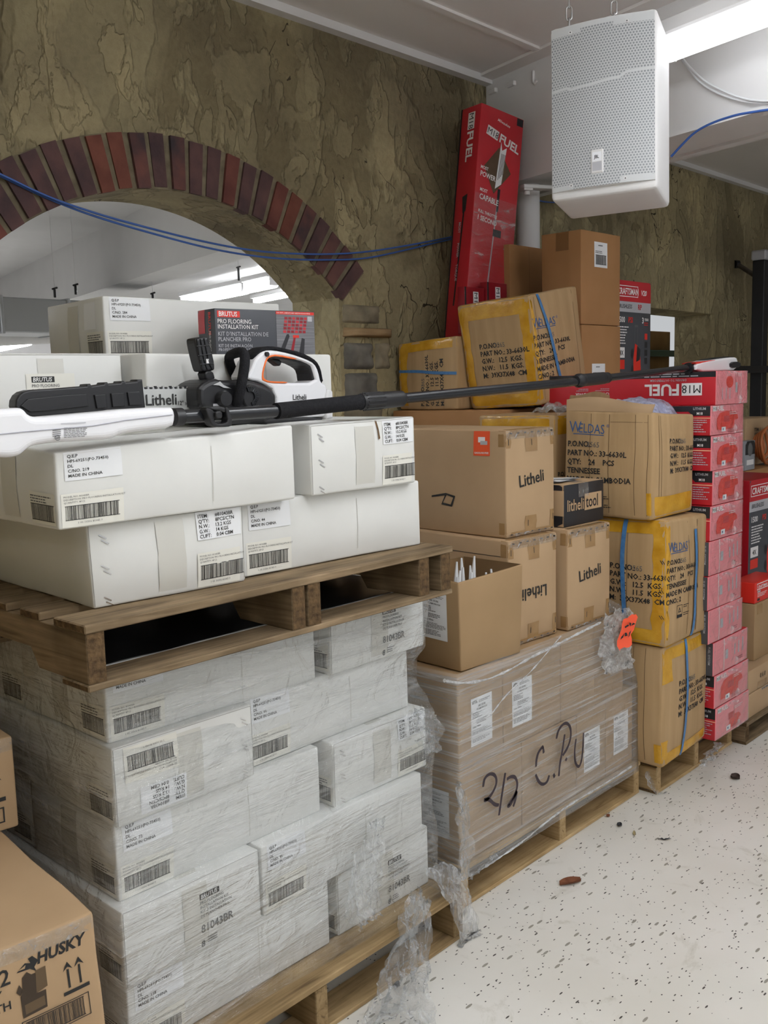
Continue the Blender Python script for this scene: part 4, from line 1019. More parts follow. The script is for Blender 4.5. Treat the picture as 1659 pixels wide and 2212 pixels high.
c.done('carton', 3.285, 1.648, ZP + .479, 'yellow-taped kraft carton in the middle of the front column, between two others', group=WG_, yaw=47.5)
# the open one on top
c = weld(.338, .370, .40, 93, bulge=.010, faces=('front', 'left', 'right', 'back', 'bottom'), corn={'N1': (.004, 0, .0), 'R1': (0, .0, -.022), 'B1': (0, 0, -.01), 'L1': (.0, 0, .01)})
logo_block(c, 'left', .020, .315, 1.0); po_block(c, 'front', .125, .285, .92); tape_frame(c, 'front', b=.085); c.quad('left', .35, 0, .37, .10, YELLOW_TAPE, .0012, 'yellow_tape'); ribs(c, 'left', (.115, .195, .30, .35)); ribs(c, 'front', (.045, .06))
c.quad('left', .20, .36, .35, .3612, FOLD, .0008)
mbi = c.part('inner_wall'); t = .005
for a, b in (((t, t), (c.w - t, t)), ((c.w - t, t), (c.w - t, c.d - t)), ((c.w - t, c.d - t), (t, c.d - t)), ((t, c.d - t), (t, t))):
    mbi.grid(lambda s, q, a=a, b=b: c.warp((a[0] + (b[0] - a[0]) * s, a[1] + (b[1] - a[1]) * s, .02 + (c.h - .02) * q)), 6, 5, KRAFT)
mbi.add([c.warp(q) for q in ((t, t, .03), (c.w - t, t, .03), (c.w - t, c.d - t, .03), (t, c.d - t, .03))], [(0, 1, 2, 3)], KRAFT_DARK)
def flap(c, p0, p1, out, hh, mat, name='flap', wig=.01):
    mb = c.part(name); p0, p1, out = Vector(p0), Vector(p1), Vector(out)
    for o_ in (0, .004):
        mb.grid(lambda s, q, o_=o_: p0 + (p1 - p0) * s + (out + Vector((0, 0, hh))) * q + (p1 - p0).normalized().cross(Vector((0, 0, 1))) * (o_ + wig * math.sin(3 * s + 2 * q) * q) + Vector((0, 0, .012 * q * math.sin(5 * s))), 8, 4, mat)
flap(c, c.warp((.0, c.d, c.h)), c.warp((0, 0, c.h)), (.012, 0, 0), .042, KRAFT)
flap(c, c.warp((c.w, c.d, c.h)), c.warp((0, c.d, c.h)), (0, -.01, 0), .07, KRAFT_RIB)
flap(c, c.warp((c.w, .12, c.h)), c.warp((c.w, c.d, c.h)), (.01, 0, 0), .03, KRAFT_RIB)
c.done('open_carton', 3.252, 1.690, ZP + .960, 'open kraft carton with a plastic bag inside, top of the front column', 'open carton', yaw=47)
BAG = film_mat('bag_lilac', .35, .8, (20, 20, 20), (.72, .74, .90, 1), .9, (.4, .62))
mb = MB()
def bagf(s, t):
    x = (s - .5) * .28; y = (t - .5) * .28; r = max(0, 1 - (2 * abs(s - .5)) ** 3) * max(0, 1 - (2 * abs(t - .5)) ** 3)
    return (x, y, .16 * r ** .5 + .022 * noise.noise(Vector((x * 22, y * 22, 1))) + .012 * noise.noise(Vector((x * 60, y * 9, 3))))
mb.grid(bagf, 26, 26, BAG); mb.grid(lambda s, t: tuple(Vector(bagf(s, t)) * .94), 16, 16, flat('gloves_lilac', lin(170, 172, 206), .6))
o = mb.build('plastic_bag'); place(o, 3.455, 1.850, ZP + .960 + .285); tag(o, 'clear lilac plastic bag bulging out of the open kraft carton', 'plastic bag')
mb = MB(); mb.grid(lambda s, t: (s * .16, t * .16, .03 * noise.noise(Vector((s * 5, t * 5, 2))) + .028 * math.sin(math.pi * s) * math.sin(math.pi * t)), 16, 16, FILM_LOOSE); o = mb.build('plastic_scrap'); place(o, 3.28, 2.09, ZP + .96 + .40); tag(o, 'crumpled clear plastic lying behind the lettered side of the open carton', 'plastic')
# column behind it, and the two leaning cartons on top
c = weld(.38, .38, .476, 94); c.done('carton', 3.30, 2.13, ZP, 'kraft carton hidden at the foot of the second row behind the yellow-taped column', group=WG_)
c = weld(.38, .38, .480, 95); c.done('carton', 3.30, 2.13, ZP + .478, 'kraft carton in the second row behind the middle yellow-taped carton', group=WG_)
c = weld(.38, .38, .385, 96, bulge=.006); tape_frame(c, 'front', t=.075); tape_frame(c, 'left', t=.06); po_block(c, 'front', .02, .14, .9); c.done('carton', 3.29, 2.13, ZP + .960, 'kraft carton with a yellow taped top peeping out left of the open carton', group=WG_)
c = weld(.362, .399, .476, 97, bulge=.012, corn={'N1': (.012, 0, 0), 'B1': (-.02, 0, -.02), 'R1': (.01, .0, .0), 'R0': (0, 0, .01)})
po_block(c, 'left', .105, .27, 1.05); tape_frame(c, 'left', l=.055, r=.055, t=.075, b=.06); logo_block(c, 'front', .0, .33, 1.0); strap(c, 'front', .055, .155, .018, .476, 0); tape_frame(c, 'front', l=.02)
c.quad('top', 0, 0, .06, .39, YELLOW_TAPE, .001, 'yellow_tape'); c.quad('top', .1, .1, .3, .16, YELLOW_TAPE, .001, 'yellow_tape'); ribs(c, 'front', (.03, .31)); c.quad('top', .16, 0, .163, .399, FOLD, .0008)
WD = c.done('carton', 3.583, 2.386, 1.503, 'leaning yellow-taped carton with a blue strap on top of the pile', group=WG_, yaw=44.7, rx=-2.3, ry=-8.9)
u0, z0 = at_plane(861, 812, 3.165)
c = weld(.35, .36, .335, 98, bulge=.006, corn={'L1': (0, 0, -.02)}); tape_frame(c, 'left', l=.06, t=.05); po_block(c, 'left', .165, .02, .95, 90); mb = c.part('strap')
mb.grid(lambda s, t: c.pt('left', .36 * s, .19 + .014 * t - .03 * s, .004), 14, 1, STRAP)
c.done('carton', u0, 2.805, 1.4885, 'yellow-taped carton against the wall with print turned sideways', group=WG_, yaw=47)
BACKG = 'plain kraft cartons under the rear row'
for i, (uu, nn, ww, dd, hs, lab) in enumerate(((3.47, 2.56, .48, .60, (.745, .742), 'plain kraft carton behind the pile, under the carton with sideways print'), (4.0, 2.60, .37, .55, (.72, .72), 'plain kraft carton at the back, under the tall brown cartons'), (4.385, 2.47, .42, .55, (.80, .78), 'plain kraft carton at the back, under the dark retail box'))):
    z = 0
    for j, hh in enumerate(hs):
        c = Carton(ww, dd, hh - .001, KRAFT_BROWN, seed=120 + i * 2 + j, bulge=.003); c.done('carton', uu, nn, z, ('lower ' if j == 0 else 'upper ') + lab, group=BACKG); z += hh
# ------------------------------------------------------------------ tall brown cartons
def bar_sticker(c, f, a, b, w=.085, h=.10):
    mb = c.part('label'); c.quad(f, a, b, a + w, b + h, PAPER, .0009, mb); c.barcode(f, a + w * .1, b + h * .12, w * .8, h * .36, mb, off=.0016); c.lines_text(f, a + w * .08, b + h * .62, w * .85, 2, h * .06, mb=mb, off=.0016, mat=INK); c.lines_text(f, a + w * .3, b + h * .85, w * .4, 1, h * .08, mb=mb, off=.0016, mat=INK)
u0, z0 = at_plane(1258, 700, 2.42)
c = Carton(.345, .215, .425, KRAFT_BROWN, r=.003, bulge=.002, seed=101, amp=.001); bar_sticker(c, 'front', .11, .265, .115, .115)
c.quad('left', .08, .34, .15, .425, flat('tape_brown', lin(128, 92, 58), .3), .0008, 'tape')
c.done('tall_carton', u0 - .012, 2.42, z0, 'tall brown carton with a barcode label standing above the leaning carton', yaw=46)
c = Carton(.345, .215, .424, KRAFT_BROWN, r=.003, bulge=.002, seed=102, amp=.001); bar_sticker(c, 'front', .085, .13, .115, .115)
c.done('tall_carton', u0 - .006, 2.42, z0 - .426, 'brown carton with a barcode label directly under the tall brown carton', yaw=46)
u1, z1 = at_plane(1101, 529, 2.83); u2, z2 = at_plane(1186, 514, 2.83)
c = Carton(u2 - u1, .33, .50, KRAFT_BROWN, r=.003, bulge=.002, seed=103, amp=.001); c.quad('front', (u2 - u1) * .47, 0, (u2 - u1) * .475, .50, FOLD, .0008)
c.done('tall_carton', u1, 2.83, z1 - .495, 'plain brown carton between the tall red box and the tall brown carton', yaw=47)
# ------------------------------------------------------------------ red tool boxes
def m18(c, f, a, b, s, rot=0, mat=WHITEP, patch=BLACKP):
    co, si = math.cos(math.radians(rot)), math.sin(math.radians(rot)); q = lambda x, y: (a + x * co - y * si, b + x * si + y * co)
    c.poly(f, [q(0, -.006 * s * 10), q(.62 * s * 1.0, -.06 * s), q(.62 * s, .30 * s), q(0, .30 * s)], mat, .0010)
    c.text(f, 'M18', *q(.04 * s, -.0 * s), .34 * s, patch, rot, .0, off=.0016)
    c.text(f, 'FUEL', *q(.70 * s, -.03 * s), .46 * s, mat, rot, .03, sx=1.12, off=.0014)
RG = 'shrink-wrapped red tool boxes in the tall stack'
rows = [(3.700, .126, .335), (3.684, .266, .335), (3.668, .407, .338), (3.618, .549, .327), (3.608, .688, .318), (3.614, .827, .312), (3.620, .966, .308), (3.636, 1.105, .290), (3.616, 1.243, .302), (3.608, 1.381, .308)]
SIL = [(.10, .18), (.10, .62), (.20, .82), (.45, .90), (.72, .86), (.86, .70), (.88, .55), (.74, .50), (.72, .20), (.30, .15)]
where = ('lowest of the red stack, on the pallet', 'second from the bottom of the red stack', 'third from the bottom of the red stack, front set out', 'fourth from the bottom of the red stack', 'fifth from the bottom of the red stack', 'sixth from the bottom of the red stack', 'seventh from the bottom of the red stack', 'third below the long top box of the red stack', 'second below the long top box of the red stack', 'directly below the long top box of the red stack')
for i, (uu, zz, ww) in enumerate(rows):
    kind_b = 2 <= i <= 5; hb = .1365 if i < 9 else .1155
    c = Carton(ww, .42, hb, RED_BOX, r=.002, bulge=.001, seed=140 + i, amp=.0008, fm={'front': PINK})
    A, B = ww, hb
    if kind_b:
        c.quad('front', A * .30, 0, A * .315, B, WHITEP, .0008); c.quad('front', A * .34, B * .34, A * .42, B * .62, SILVERP, .0009)
        for k in range(3): c.quad('front', A * (.60 + k * .12), B * .35, A * (.632 + k * .12), B * (.68 + .05 * k), SILVERP, .0008)
        c.lines_text('front', A * .68, B * .2, A * .2, 2, .008, RED_DARK); c.quad('left', .33, 0, .42, B, GREYP, .0008); c.text('left', 'FUEL SYSTEM', .40, B * .88, .013, SILVERP, -90, .01)
    else:
        # printed picture of a saw, its lettering and the price label
        pts = [(A * (.10 + .82 * x), B * (.02 + .86 * y)) for x, y in (SIL if i % 2 else [(x, y * .92) for x, y in SIL])]
        if i == 0: pts = [(A * (.40 + .5 * (x - .1) * .9), B * (.05 + .5 * y)) for x, y in SIL]
        c.poly('front', pts, RED_BRIGHT, .0009); m18(c, 'front', A * .06, B * .83, .055)
        c.quad('front', A * .32, B * .10, A * .44, B * .25, PAPER, .0012); c.quad('front', A * .35, B * .14, A * .38, B * .21, INK_BLUE, .0015)
        c.lines_text('front', A * .55, B * .72, A * .25, 2, .007, WHITEP); c.quad('front', A * .38, B * .42, A * .55, B * .62, RED_BOX, .0012); c.lines_text('front', A * .5, B * .16, A * .28, 3, .006, RED_DARK)
        c.quad('left', 0, B * .80, .42, B, BLACKP, .0008); c.poly('left', [(.33, B * .8), (.35, B * .66), (.42, B * .66), (.42, B * .8)], BLACKP, .0009); c.text('left', 'LITHIUM', .35, B * .86, .014, SILVERP, bold=.02); c.text('left', 'M18', .365, B * .70, .014, WHITEP, bold=.02)
        c.quad('left', 0, B * .57, .42, B * .60, flat('peach_line', lin(230, 170, 140), .5), .0009); c.lines_text('left', .34, B * .5, .07, 6, .009, SILVERP); c.lines_text('left', .24, B * .5, .06, 5, .009, SILVERP)
    mb = c.part('plastic_wrap')
    mb.grid(lambda s, t: c.pt('front', A * s, B * t, .0035 + .0016 * noise.noise(Vector((s * 6, t * 4, i)))), 12, 6, FILM_RED)
    c.done('tool_box', uu, 1.632, zz, 'shrink-wrapped red power tool box, ' + where[i], 'box', RG)
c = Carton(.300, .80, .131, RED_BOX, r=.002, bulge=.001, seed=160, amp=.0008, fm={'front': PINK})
A, B = c.d, c.h
c.quad('left', 0, B * .83, A, B, BLACKP, .0008); c.lines_text('left', A - .30, B * .93, .25, 2, .009, SILVERP); c.lines_text('left', A - .62, B * .93, .25, 2, .009, SILVERP)
m18(c, 'left', A - .055, B * .60, .135, 180); c.text('left', 'DRIVEN TO OUTPERFORM.', A - .12, B * .70 + .012, .013, SILVERP, 180, .01)
for x, t in ((A - .46, 'CAPABLE'), (A - .56, 'POWER')): c.text('left', t, x, B * .42, .018, WHITEP, 180, .02); c.lines_text('left', x, B * .5, .07, 2, .007, SILVERP, rot=180)
ci = [(.125 + .034 * math.cos(k * math.pi / 8), .088 + .024 * math.sin(k * math.pi / 8)) for k in range(16)]; c.poly('front', ci, RED_BRIGHT, .0009); c.quad('front', .235, 0, .238, B, WHITEP, .0008); c.quad('front', .18, .045, .20, .085, SILVERP, .0009)
for k in range(3): c.quad('front', .055 + k * .035, .02, .061 + k * .035, .065, SILVERP, .0008)
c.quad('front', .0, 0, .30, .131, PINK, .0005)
mb = c.part('plastic_wrap'); mb.grid(lambda s, t: c.pt('front', .30 * s, B * t, .0035 + .003 * noise.noise(Vector((s * 6, t * 4, 9)))), 12, 6, FILM_RED)
c.done('tool_box', 3.640, 1.628, 1.4975, 'long red box with upside-down white lettering, topmost of the red stack', 'box', RG, yaw=47, ry=0)
# tall red box leaning on the wall
h = 1.10
eul = Euler([math.radians(a) for a in (-.9, 8.1, 37.6 - 47)]); zax = eul.to_matrix() @ Vector((0, 0, 1))
base = P(3.713, 2.905, 1.904) - zax * .072
c = Carton(.286, .142, h, RED_BOX, r=.003, bulge=.002, seed=161, amp=.001); A, B = c.w, c.h
m18(c, 'front', .045, B - .125, .125, -12, patch=BLACKP); c.text('front', 'Milwaukee', .11, B - .055, .020, WHITEP, -8, .01, slant=.3)
c.poly('front', [(.045, B - .285), (.135, B - .175), (.225, B - .28), (.12, B - .40)], mottled('torn_kraft', lin(92, 76, 62), lin(104, 86, 70), 20, .8, .1), .0009)
mb = c.part('label'); c.poly('front', [(.125, B - .375), (.165, B - .345), (.185, B - .165), (.155, B - .185), (.145, B - .145)], PAPER, .0014, mb)
for k in range(4): c.poly('front', [(.137 + .009 * k, B - .33 + .01 * k), (.141 + .009 * k, B - .33 + .01 * k), (.156 + .008 * k, B - .20), (.152 + .008 * k, B - .20)], INK_SOFT, .0018, mb)
for t, x, y, s in (('MOST', .025, -.30, .022), ('POWER', .025, -.335, .034), ('MOST', .03, -.405, .022), ('CAPABLE', .03, -.442, .036), ('FULL THROTTLE', .03, -.505, .020), ('1 SECOND', .03, -.54, .032), ('HIGH DEMAND BATTERY', .075, -.97, .014), ('FUEL', .03, -1.045, .024)): c.text('front', t, x, B + y, s, WHITEP, -4, .02, sx=.85)
c.poly('front', [(.148, B - .40), (.156, B - .40), (.128, B - .88), (.120, B - .88)], SILVERP, .001); c.poly('front', [(.145, B - .37), (.163, B - .37), (.158, B - .48), (.146, B - .48)], BLACKP, .0012); c.poly('front', [(.10, B - .87), (.135, B - .86), (.13, B - .93), (.115, B - .94)], BLACKP, .0012)
c.quad('front', .135, B - .60, .19, B - .565, BLACKP, .0012); c.quad('front', .24, B - .04, .281, B - .004, BLACKP, .0012)
bar = c.part('label'); c.quad('front', .205, B - .98, .25, B - .86, PAPER, .0014, bar); c.barcode('front', .222, B - .96, .022, .03, bar, off=.002)
m18(c, 'left', .065, B - .03, .13, -90); c.quad('left', 0, 0, .012, B, BLACKP, .001)
c.poly('left', [(.075, B - .46), (.085, B - .46), (.06, B - .95), (.05, B - .95)], BLACKP, .001); c.poly('left', [(.06, B - .43), (.095, B - .42), (.09, B - .50), (.07, B - .51)], BLACKP, .001)
for k in range(3): c.text('left', ('MOST', 'POWER', 'TORQUE')[k], .05, B - .55 - .1 * k, .02, SILVERP, -90, .02)
mb = c.part('plastic_wrap'); mb.grid(lambda s, t: c.pt('front', A * s, B * .02 + B * .60 * t, .003 + .002 * noise.noise(Vector((s * 5, t * 9, 3)))), 10, 24, FILM_RED)
o = c.done('tall_tool_box', 0, 0, 0, 'tall red power tool box with a torn brown patch leaning against the wall', 'box'); o.location = base; o.rotation_euler = eul
for (px0, px1, py, k, lab) in ((1003, 1049, 618, 170, 'small red box left of its twin behind the leaning carton'), (1052, 1098, 608, 171, 'small red box right of its twin behind the leaning carton')):
    nn = 2.815; u0, z0 = at_plane(px0, py, nn); u1, _ = at_plane(px1, py, nn)
    c = Carton(u1 - u0, .05 if 0 else .04, z0 - 1.836, RED_DARK, r=.002, bulge=.001, seed=k, amp=.0006); B = c.h
    c.quad('front', 0, 0, .012, B, BLACKP, .001); m18(c, 'front', .075, B - .02, .12, -90)
    c.done('tool_box', u0, nn, 1.835, lab, 'box', 'small red boxes behind the leaning carton', yaw=50)
# ------------------------------------------------------------------ dark retail boxes with red tops
def washer(c, f, x0=0, full=True):
    A, B = c.size(f)
    c.quad(f, 0, B * .80, A, B, RED_BOX, .0007); c.quad(f, 0, B * .70, A, B * .80, SILVERP, .0007); c.quad(f, 0, 0, A, B * .06, SILVERP, .0007)
    for q in ((.03, .845, .62, .852), (.03, .945, .62, .952), (.03, .845, .04, .952), (.61, .845, .62, .952)): c.quad(f, A * q[0], B * q[1], A * q[2], B * q[3], WHITEP, .0010)
    c.text(f, 'CRAFTSMAN', A * .06, B * .868, B * .085, WHITEP, bold=.02, sx=A / B * 1.18); c.text(f, 'V20', A * .70, B * .87, B * .07, WHITEP, bold=.02, slant=.2)
    c.text(f, 'BRUSHLESS', A * .06, B * .735, B * .055, BLACKP, bold=.01, slant=.15); c.text(f, 'RP', A * .62, B * .73, B * .07, RED_BOX, bold=.03)
    c.text(f, '1500', A * .06, B * .60, B * .075, WHITEP, bold=.02); c.text(f, 'PSI', A * .35, B * .60, B * .075, RED_BRIGHT, bold=.02)
    c.lines_text(f, A * .06, B * .55, A * .32, 7, B * .026, WHITEP); c.quad(f, A * .05, B * .26, A * .25, B * .36, WHITEP, .0010); c.text(f, '4X', A * .10, B * .285, B * .065, BLACKP, bold=.02, off=.0018); c.quad(f, A * .05, B * .15, A * .25, B * .24, RED_BRIGHT, .0010)
    # the printed picture of a wheeled pressure washer
    for q in (((.50, .10), (.53, .05), (.70, .05), (.72, .12), (.70, .26), (.62, .38), (.54, .40), (.50, .26)),): c.poly(f, [(A * x, B * y) for x, y in q], RED_BRIGHT, .0010)
    for q in (((.52, .40), (.53, .40), (.54, .56), (.53, .56)), ((.60, .38), (.61, .38), (.62, .56), (.61, .56)), ((.53, .56), (.62, .56), (.62, .58), (.53, .58)), ((.58, .22), (.68, .24), (.70, .34), (.60, .38))): c.poly(f, [(A * x, B * y) for x, y in q], BLACKP if q[0] == (.58, .22) else INK_SOFT, .0013)
    for (cx, cy) in ((.47, .14), (.46, .30)): c.poly(f, [(A * cx + .035 * A * math.cos(k * math.pi / 6), B * cy + .05 * B * math.sin(k * math.pi / 6)) for k in range(12)], BLACKP, .0013)
    c.text(f, '3', A * .74, B * .60, B * .08, WHITEP, bold=.02); c.text(f, 'YEAR', A * .81, B * .625, B * .035, WHITEP, bold=.02); c.lines_text(f, A * .8, B * .6, A * .12, 2, B * .02, RED_BRIGHT)
    for k in range(4): c.quad(f, A * .82, B * (.20 + .08 * k), A * .90, B * (.26 + .08 * k), BLACKP if k < 3 else RED_BRIGHT, .0011)
u0, z0 = at_plane(1404, 800, 2.46); u1, z1 = at_plane(1406, 612, 2.46)
c = Carton(.36, .26, z1 - 1.581, GREYP, r=.002, bulge=.001, seed=180, amp=.0006); washer(c, 'front')
c.done('pressure_washer_box', u1 - .36, 2.46, 1.5805, 'dark retail box picturing a red pressure washer, right of the tall brown carton', 'box', yaw=47)
RB = flat('craft_red', lin(160, 22, 34), .4)
u0, z0 = at_plane(1615, 1266, 1.90); u1, z1 = at_plane(1621, 1039, 1.90)
c = Carton(.44, .34, z1 - z0, GREYP, r=.002, bulge=.001, seed=181, amp=.0006, fm={'left': RB, 'top': RB}); washer(c, 'front')
c.text('left', 'CRAFTSMAN', .26, c.h * .86, .055, WHITEP, -90, .02)
c.done('pressure_washer_box', u0, 1.90, z0, 'dark and red retail box at the right edge beside the red stack', 'box', yaw=46)
zb = z0
c = Carton(.44, .34, zb - .101 - .002, GREYP, r=.002, bulge=.001, seed=182, amp=.0006, fm={'left': RB, 'top': RB}); washer(c, 'front'); A, B = c.size('left')
c.text('left', 'CRAFTSMAN', A - .05, B * .92, .06, WHITEP, -90, .02)
for q in ((A - .085, B * .3, A - .082, B * .96), (A - .02, B * .3, A - .017, B * .96), (A - .085, B * .957, A - .017, B * .962)): c.quad('left', *q, WHITEP, .001)
c.done('pressure_washer_box', u0 + .005, 1.915, .101, 'retail box with white vertical lettering under the dark retail box at the right edge', 'box', yaw=46.5)
pallet(4.46, 1.28, 0, .6, .9, .10, WOOD_OLD, 'low pallet at the right edge under the brown cartons and retail boxes', boards=6, notch=False) if False else None
pallet(4.05, 1.645, 0, 1.1, .62, .10, WOOD_OLD, 'low pallet at the right edge under the brown cartons and retail boxes', boards=6, notch=False)
def rb(px, py, n): return at_plane(px, py, n)
u0, zt = rb(1617, 1452, 1.66); _, zm = rb(1619, 1500, 1.66)
c = Carton(.5, .22, zm - .103, KRAFT, r=.004, bulge=.004, seed=190); c.lines_text('front', .14, .10, .2, 1, .02, INK_SOFT); c.done('low_carton', u0 + .01, 1.66, .101, 'flat kraft carton lowest at the right edge on the low pallet', group='flat kraft cartons at the right edge')
c = Carton(.5, .22, zt - zm, KRAFT, r=.004, bulge=.004, seed=191); c.text('front', '0 6 0', .12, .05, .03, INK, 0, .01); c.quad('front', .1, .0, .2, .035, KRAFT_TAPE, .0008, 'tape'); c.done('low_carton', u0, 1.66, zm + .001, 'flat kraft carton on top of the lowest one at the right edge', group='flat kraft cartons at the right edge')
u0, zt2 = rb(1629, 1306, 1.71); _, zz = rb(1630, 1262, 1.71)
c = Carton(.3, .12, zt2 - zt - .002, KRAFT_TAPE if 0 else KRAFT_CPU, r=.004, bulge=.003, seed=192); c.quad('front', .02, c.h - .05, .08, c.h, KRAFT_TAPE, .0008, 'tape'); c.done('carton', u0, 1.705, zt + .002, 'kraft carton at the right edge carrying the small bright red box')
c = Carton(.28, .11, zz - zt2, RED_BRIGHT, r=.002, bulge=.001, seed=193, amp=.0005); A, B = c.size('front')
for q in ((.08, .62, .82, .66), (.08, .9, .82, .94), (.08, .62, .09, .94)): c.quad('front', A * q[0], B * q[1], A * q[2], B * q[3], WHITEP, .001)
c.text('front', 'CRAFTSMAN', A * .12, B * .69, B * .2, WHITEP, bold=.02); c.lines_text('front', A * .1, B * .42, A * .4, 3, B * .07, WHITEP); c.quad('front', A * .1, B * .48, A * .22, B * .58, SILVERP, .001); c.quad('front', A * .1, B * .08, A * .2, B * .2, BLACKP, .001)
c.done('small_tool_box', u0 + .004, 1.71, zt2 + .002, 'small bright red tool box at the right edge on a kraft carton', 'box')
# things behind the right-edge boxes
c = Carton(.95, .33, 1.06, KRAFT_BROWN, seed=195, bulge=.003); c.done('carton', 5.05, 2.28, 0, 'big brown carton in the shade behind the right-edge retail boxes')
u0, z1 = at_plane(1612, 905, 2.40); c = Carton(.42, .2, z1 - 1.063, KRAFT, seed=196, bulge=.003); B = c.h
for i, t in enumerate(('ITEM: 11 1', '5250 PSI', 'IRVING')): c.text('front', t, .12, B * .72 - .03 * i, .030, INK, 0, .02)
c.done('carton', u0, 2.40, 1.062, 'kraft carton with black print at the right edge behind the orange hose')
mb = MB(); u0, z0 = at_plane(1640, 1000, 2.34); HOSE = flat('hose_copper', lin(168, 96, 52), .4)
for k, rr in enumerate((.115, .10, .085, .07)):
    mb.tube([(rr * math.cos(a), .02 * k - .03 + .006 * math.sin(3 * a), .12 + rr * math.sin(a)) for a in [2 * math.pi * i / 28 for i in range(28)]], .009, HOSE, 8, closed=True)
o = mb.build('hose_coil'); place(o, u0 + .08, 2.345, 1.067); tag(o, 'copper-orange hose coil at the right edge above the dark retail box', 'hose')
u0, z0 = at_plane(1611, 930, 2.29)
c = Carton(.14, .05, .17, flat('card_grey', lin(150, 152, 158), .5), r=.003, bulge=.001, seed=198, amp=.001); c.quad('front', 0, .09, .14, .17, BLACKP, .0008); c.quad('front', .02, .03, .12, .06, WHITEP, .0008); c.poly('front', [(.03 + .07 * (1 + math.cos(a)) * .5, .12 + .04 * math.sin(a)) for a in [k * math.pi / 6 for k in range(12)]], INK_SOFT, .0012)
c.done('blister_pack', u0, 2.29, 1.063, 'black and white blister pack at the right edge beside the hose coil', 'package')
# ------------------------------------------------------------------ chainsaw standing on the upper cartons
SN = 1.93; S0 = P(1.60, SN, 1.518)
saw = empty('chainsaw', S0); tag(saw, 'white and black battery chainsaw with a covered bar standing on the white cartons', 'chainsaw')
def zpx(pts, ox, oy, k): return [(ox + x / k, oy + y / k) for x, y in pts]
def slab_px(name, outs, n, half, bevel, mat, parent, org, dn=0.0, sm=1, res=2):
    o2 = []
    for ol in outs:
        q = [at_plane(x, y, n + dn - half) for x, y in ol]
        if sm: q = smooth_loop(q, sm)
        o2.append([(a - org.x, b - org.z) for a, b in q])
    vs, fs = slab(o2, half, bevel, res)
    mb = MB(); mb.add([(a, y + n + dn - org.y, b) for a, y, b in vs], fs, mat, False)
    o = mb.build(name, parent); return o
A1 = lambda p: zpx(p, 0, 700, 3.95)
A2 = lambda p: zpx(p, 400, 700, 3.95)
slab_px('guide_bar', [[(90, 846), (300, 840), (436, 839), (440, 893), (300, 900), (90, 905)]], SN, .0028, .0008, BAR, saw, S0)
mb = MB(); lk = []
q0 = at_plane(300, 838.5, SN); q1 = at_plane(438, 837, SN)
for i in range(26):
    t = i / 26; uu, zz = q0[0] + (q1[0] - q0[0]) * t, q0[1] + (q1[1] - q0[1]) * t
    mb.box((uu - S0.x, -.003, zz - S0.z - .003), (uu - S0.x + .0056, .003, zz - S0.z + (.002 if i % 3 else .0045)), STEEL if i % 2 else BLACK_PL, .0006)
mb.build('saw_chain', saw)['label'] = 'toothed steel chain along the bar'
# lettering on the bar
c_ = at_plane(316, 877, SN)
def saw_text(t, px, py, size, mat, bold=.0, sx=1, dy=.0045, rot=0):
    vs, fs, w = text_geo(t, bold); uu, zz = at_plane(px, py, SN - dy); co, si = math.cos(math.radians(rot)), math.sin(math.radians(rot))
    return [(uu - S0.x + (x * co * sx - y * si) * size, -dy, zz - S0.z + (x * si * sx + y * co) * size) for x, y in vs], fs, mat
mb = MB()
for a in (saw_text('Litheli', 316, 876, .036, INK, .012), saw_text('12"', 385, 875, .014, INK, .01), saw_text('30CM', 400, 875, .009, INK, .01)): mb.add(*a)
mb.build('bar_lettering', saw)
g = slab_px('bar_cover', [A1([(135, 700), (140, 650), (165, 605), (200, 578), (260, 562), (500, 547), (740, 528), (745, 512), (775, 508), (785, 525), (885, 512), (895, 497), (920, 495), (930, 508), (1030, 500), (1035, 486), (1065, 486), (1075, 497), (1170, 485), (1180, 472), (1218, 472), (1245, 716), (700, 765), (300, 795), (190, 770), (150, 740)])], SN, .017, .004, BLACK_PL, saw, S0, sm=0)
for pts in (((808, 605), (905, 598), (918, 715), (830, 720)), ((950, 592), (1060, 585), (1070, 700), (965, 708)), ((1090, 582), (1190, 575), (1215, 690), (1108, 695)), ((180, 700), (240, 640), (520, 610), (740, 595), (760, 700), (420, 740), (260, 750))):
    slab_px('cover_rib', [A1(pts)], SN, .0035, .0015, BLACK_PL, g, S0, dn=-.018, sm=0)
# body
slab_px('motor_housing', [A2([(120, 560), (135, 530), (190, 485), (270, 462), (320, 480), (440, 478), (640, 492), (780, 575), (785, 690), (760, 800), (660, 850), (380, 862), (200, 862), (150, 720), (125, 680)])], SN, .055, .012, BLACK_PL, saw, S0)
for k in range(5): slab_px('housing_rib', [A2([(118, 570 + 30 * k), (185, 565 + 30 * k), (185, 583 + 30 * k), (118, 588 + 30 * k)])], SN, .05, .004, BLACK_PL, saw, S0, sm=0)
def disc(name, px, py, r, y0, y1, mat, parent=saw, n=24, r2=None):
    uu, zz = at_plane(px, py, SN + y0); mb = MB(); mb.tube([(uu - S0.x, y0, zz - S0.z), (uu - S0.x, y0 + (y1 - y0) * .8, zz - S0.z), (uu - S0.x, y1, zz - S0.z)], [r, r, (r2 or r * .9)], mat, n); return mb.build(name, parent)
disc('bar_nut_knob', *A2([(297, 638)])[0], .019, -.05, -.075, BLACK_PL)
fan = disc('fan_cover', *A2([(548, 620)])[0], .030, -.05, -.062, BLACK_PL)
uu, zz = at_plane(*A2([(548, 622)])[0], SN - .06)
mb = MB()
for k in range(14):
    a = math.radians(-20 + k * 14); mb.box((-.002, -.066, .013), (.002, -.060, .025), BLACK_GLOSS, .0005, xf=Matrix.Translation((uu - S0.x, 0, zz - S0.z)) @ Matrix.Rotation(a, 4, 'Y'))
mb.build('vent_fin', fan)
